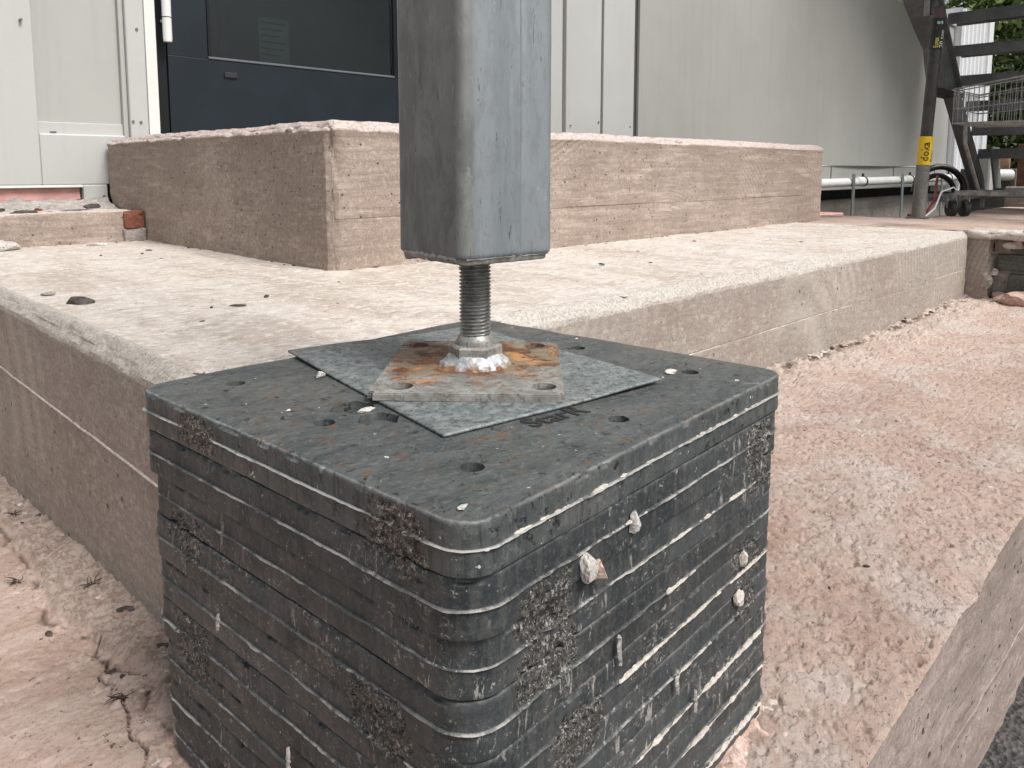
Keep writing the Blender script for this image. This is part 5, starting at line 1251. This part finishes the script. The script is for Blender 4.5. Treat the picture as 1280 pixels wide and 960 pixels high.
for x, y in ((5.555, 1.515), (5.615, 1.455), (5.45, 0.55), (5.75, 0.55)):
    cs_ = tube('castor', [(x - 0.012, y + 0.012, ZP + 0.050), (x + 0.012, y - 0.012, ZP + 0.050)], 0.051, M['rubber'], tro, n=24)
    f_ = tube('castor_fork', [(x, y, ZP + 0.115), (x, y, ZP + 0.15)], 0.020, M['pole'], tro)
    for s in (-1, 1):
        cx_, cy__ = x + s * 0.019, y - s * 0.019
        tube('fork_blade', [(cx_, cy__, ZP + 0.055), (cx_, cy__, ZP + 0.125), (x, y, ZP + 0.135)], 0.007, M['wire'], tro, n=6)
V, F = tube_vf([(5.30, 0.98, 0.86), (5.36, 0.98, 0.86), (5.50, 0.985, 0.66), (5.62, 0.99, 0.52)], 0.009, 10)
mk('support_rod', V, F, M['bar'], tro, smooth=True)

# ================================================================== HOSES, CABLES, ODDS AND ENDS UNDER THE STAIR
def arc(c, r, a0, a1, ax, n=14, sq=1.0):
    return [(c[0] + ax[0] * r * math.cos(R(a0 + (a1 - a0) * i / n)), c[1] + ax[1] * r * math.cos(R(a0 + (a1 - a0) * i / n)), c[2] + r * sq * math.sin(R(a0 + (a1 - a0) * i / n))) for i in range(n + 1)]
s2 = 0.7071
tag(tube('black_hose', arc((6.80, 1.95, 0.47), 0.20, 0, 180, (s2, -s2)), 0.024, M['hose'], origin=(6.6, 1.98, 0.34), n=12), 'outer black hose arching behind the stair leg at the end of the white pipe', 'hose')
tag(tube('black_hose', arc((6.84, 1.98, 0.46), 0.14, 0, 180, (s2, -s2)), 0.020, M['hose'], origin=(6.66, 2.0, 0.34), n=12), 'inner black hose loop under the larger arch behind the stair leg', 'hose')
tag(tube('red_cable', [(5.32, 1.70, 0.352), (5.42, 1.62, 0.372), (5.52, 1.60, 0.46), (5.72, 1.66, 0.54), (5.95, 1.72, 0.60)], 0.009, M['redcable'], origin=(5.4, 1.6, 0.35)), 'dark red cable rising from the prop foot to the stair leg', 'cable')
tag(tube('white_cable', [(5.27, 1.58, 0.352), (5.34, 1.55, 0.40), (5.46, 1.57, 0.44), (5.52, 1.57, 0.50), (5.60, 1.52, 0.53), (5.62, 1.50, 0.50)], 0.005, M['bar'], origin=(5.3, 1.58, 0.35)), 'thin white cable curling up from the prop foot past the red one', 'cable')
wb = empty('plywood_board', (8.2, 1.84, 0.655), 'orange plywood board standing behind the stair, left of the brown timber post', 'board')
V, F, P, N, r = rbox((8.20, 1.78, 0.655), (8.23, 2.02, 0.80), 0.06, lambda P: np.full(len(P), 0.003), lambda P, N: 0 * P[:, 0], fine=(0.004,))
mk('board', V, F, M['wood'], wb)
rock('red_bag', (7.98, 1.87, 0.656), (0.14, 0.14, 0.14), M['redbag'], 'crumpled red plastic bag in front of the plywood board', 'bag', seed=15, rough=0.6)
bx_ = box('block_stand', 7.9, 8.3, 1.66, 2.1, -0.355, 0.655, M['darkbrick'], origin=(8.1, 1.9, -0.355), bev=0.01); tag(bx_, 'dark low block under the red bag and plywood board', 'block')
bt = box('timber_post', 7.63, 7.73, 1.50, 1.60, ZP - 0.01, 0.86, M['brownwood'], origin=(7.68, 1.55, ZP), bev=0.006); tag(bt, 'short brown timber post between the stair treads at the right edge', 'timber post')
bk = box('grey_canister', 7.24, 7.36, 1.70, 1.80, 0.459, 0.76, M['white2'], origin=(7.3, 1.75, 0.459), bev=0.02); tag(bk, 'pale grey plastic canister standing on the stair foot rail', 'canister')
wp = tube('pipe_offcut', [(7.76, 1.87, 0.60), (7.92, 1.70, 0.60)], 0.05, M['pipe'], origin=(7.8, 1.8, 0.55), n=18); tag(wp, 'short white pipe offcut lying behind the canister', 'pipe')
lk = box('low_kerb', 7.45, 7.62, -3, 1.64, ZP - 0.01, 0.505, M['plinth'], origin=(7.5, 0, ZP), bev=0.01); tag(lk, 'low dull concrete kerb behind the trolley castors', 'kerb')

# ================================================================== TREES beyond
def tree(c, h, rad, n, seed, label):
    e = empty('leafy_tree', c, label, 'tree', 'trees beyond the stair')
    rs = np.random.default_rng(seed)
    tv, tf = tube_vf([(c[0], c[1], c[2]), (c[0] + 0.05, c[1], c[2] + h * 0.4), (c[0] - 0.05, c[1] + 0.05, c[2] + h * 0.8)], [0.16, 0.11, 0.05], 8)
    base = len(tv); V = list(tv); F = list(tf)
    for q in range(7):
        an = rs.uniform(0, 6.28); z0 = c[2] + h * rs.uniform(0.12, 0.6); L = rad * rs.uniform(0.6, 0.95)
        v, f = tube_vf([(c[0], c[1], z0), (c[0] + math.cos(an) * L * 0.5, c[1] + math.sin(an) * L * 0.5, z0 + 0.25 * L), (c[0] + math.cos(an) * L, c[1] + math.sin(an) * L, z0 + 0.6 * L)], [0.05, 0.03, 0.012], 6, base=len(V)); V += v; F += f
    mk('trunk', V, F, M['bark'], e, smooth=True)
    cl = rs.normal(size=(90, 3)); cl /= np.linalg.norm(cl, axis=1, keepdims=True); cl *= rs.uniform(0.45, 1.0, (90, 1)) ** 0.5
    ctr = np.array([c[0], c[1], c[2] + h * 0.52]) + cl * [rad, rad, h * 0.5]
    k = rs.integers(0, 90, n); pos = ctr[k] + rs.normal(size=(n, 3)) * rad * 0.17
    a = rs.normal(size=(n, 3)); a /= np.linalg.norm(a, axis=1, keepdims=True); b = np.cross(a, rs.normal(size=(n, 3))); b /= np.linalg.norm(b, axis=1, keepdims=True)
    s = rs.uniform(0.06, 0.12, (n, 1)); V = np.stack([pos - a * s, pos + b * s * 0.5, pos + a * s, pos - b * s * 0.5], 1).reshape(-1, 3)
    mk('crown', V, np.arange(4 * n).reshape(n, 4), M['leaf'], e)
tree((18.6, 2.0, -0.3), 5.2, 2.0, 30000, 3, 'leafy tree right of the corrugated container, seen between the stair treads')
tree((22.5, 4.2, -0.3), 6.0, 2.6, 30000, 4, 'further leafy tree directly behind the corrugated container edge')
tree((18.5, -1.4, -0.3), 5.0, 2.0, 20000, 5, 'leafy tree beyond the right end of the stair')
tree((15.5, -5.0, -0.3), 5.5, 2.0, 9000, 6, 'leafy tree well to the right of the stair')
tree((19.5, -5.2, -0.3), 5.5, 2.2, 9000, 7, 'leafy tree at the far right, past the others')

# dirt and crumbs where the blocks meet the platform, doubling as contact shade
for i in range(80):
    if i < 48: x = rng.uniform(1.22, 4.55); y = 1.955 - abs(rng.normal(0, 0.010))
    elif i < 64: x = 1.21 - abs(rng.normal(0, 0.012)); y = rng.uniform(1.98, 3.35)
    else: x = rng.uniform(0.55, 1.15); y = 3.43 - abs(rng.normal(0, 0.012))
    s_ = rng.uniform(0.004, 0.013)
    rock('dirt_crumb', (x, y, ZP), (s_ * 2.4, s_, s_ * 0.5), M['slate'] if i % 4 else M['mortar'], 'dark crumb in the dirt line where the step block meets the platform' if i < 64 else 'dark crumb in the dirt line at the foot of the kerb beam', 'dirt', seed=1500 + i, sub=1, group='crumbs along the foot of the step block' if i < 64 else 'crumbs along the foot of the kerb beam', yaw=0.0 if i < 48 else 1.5)
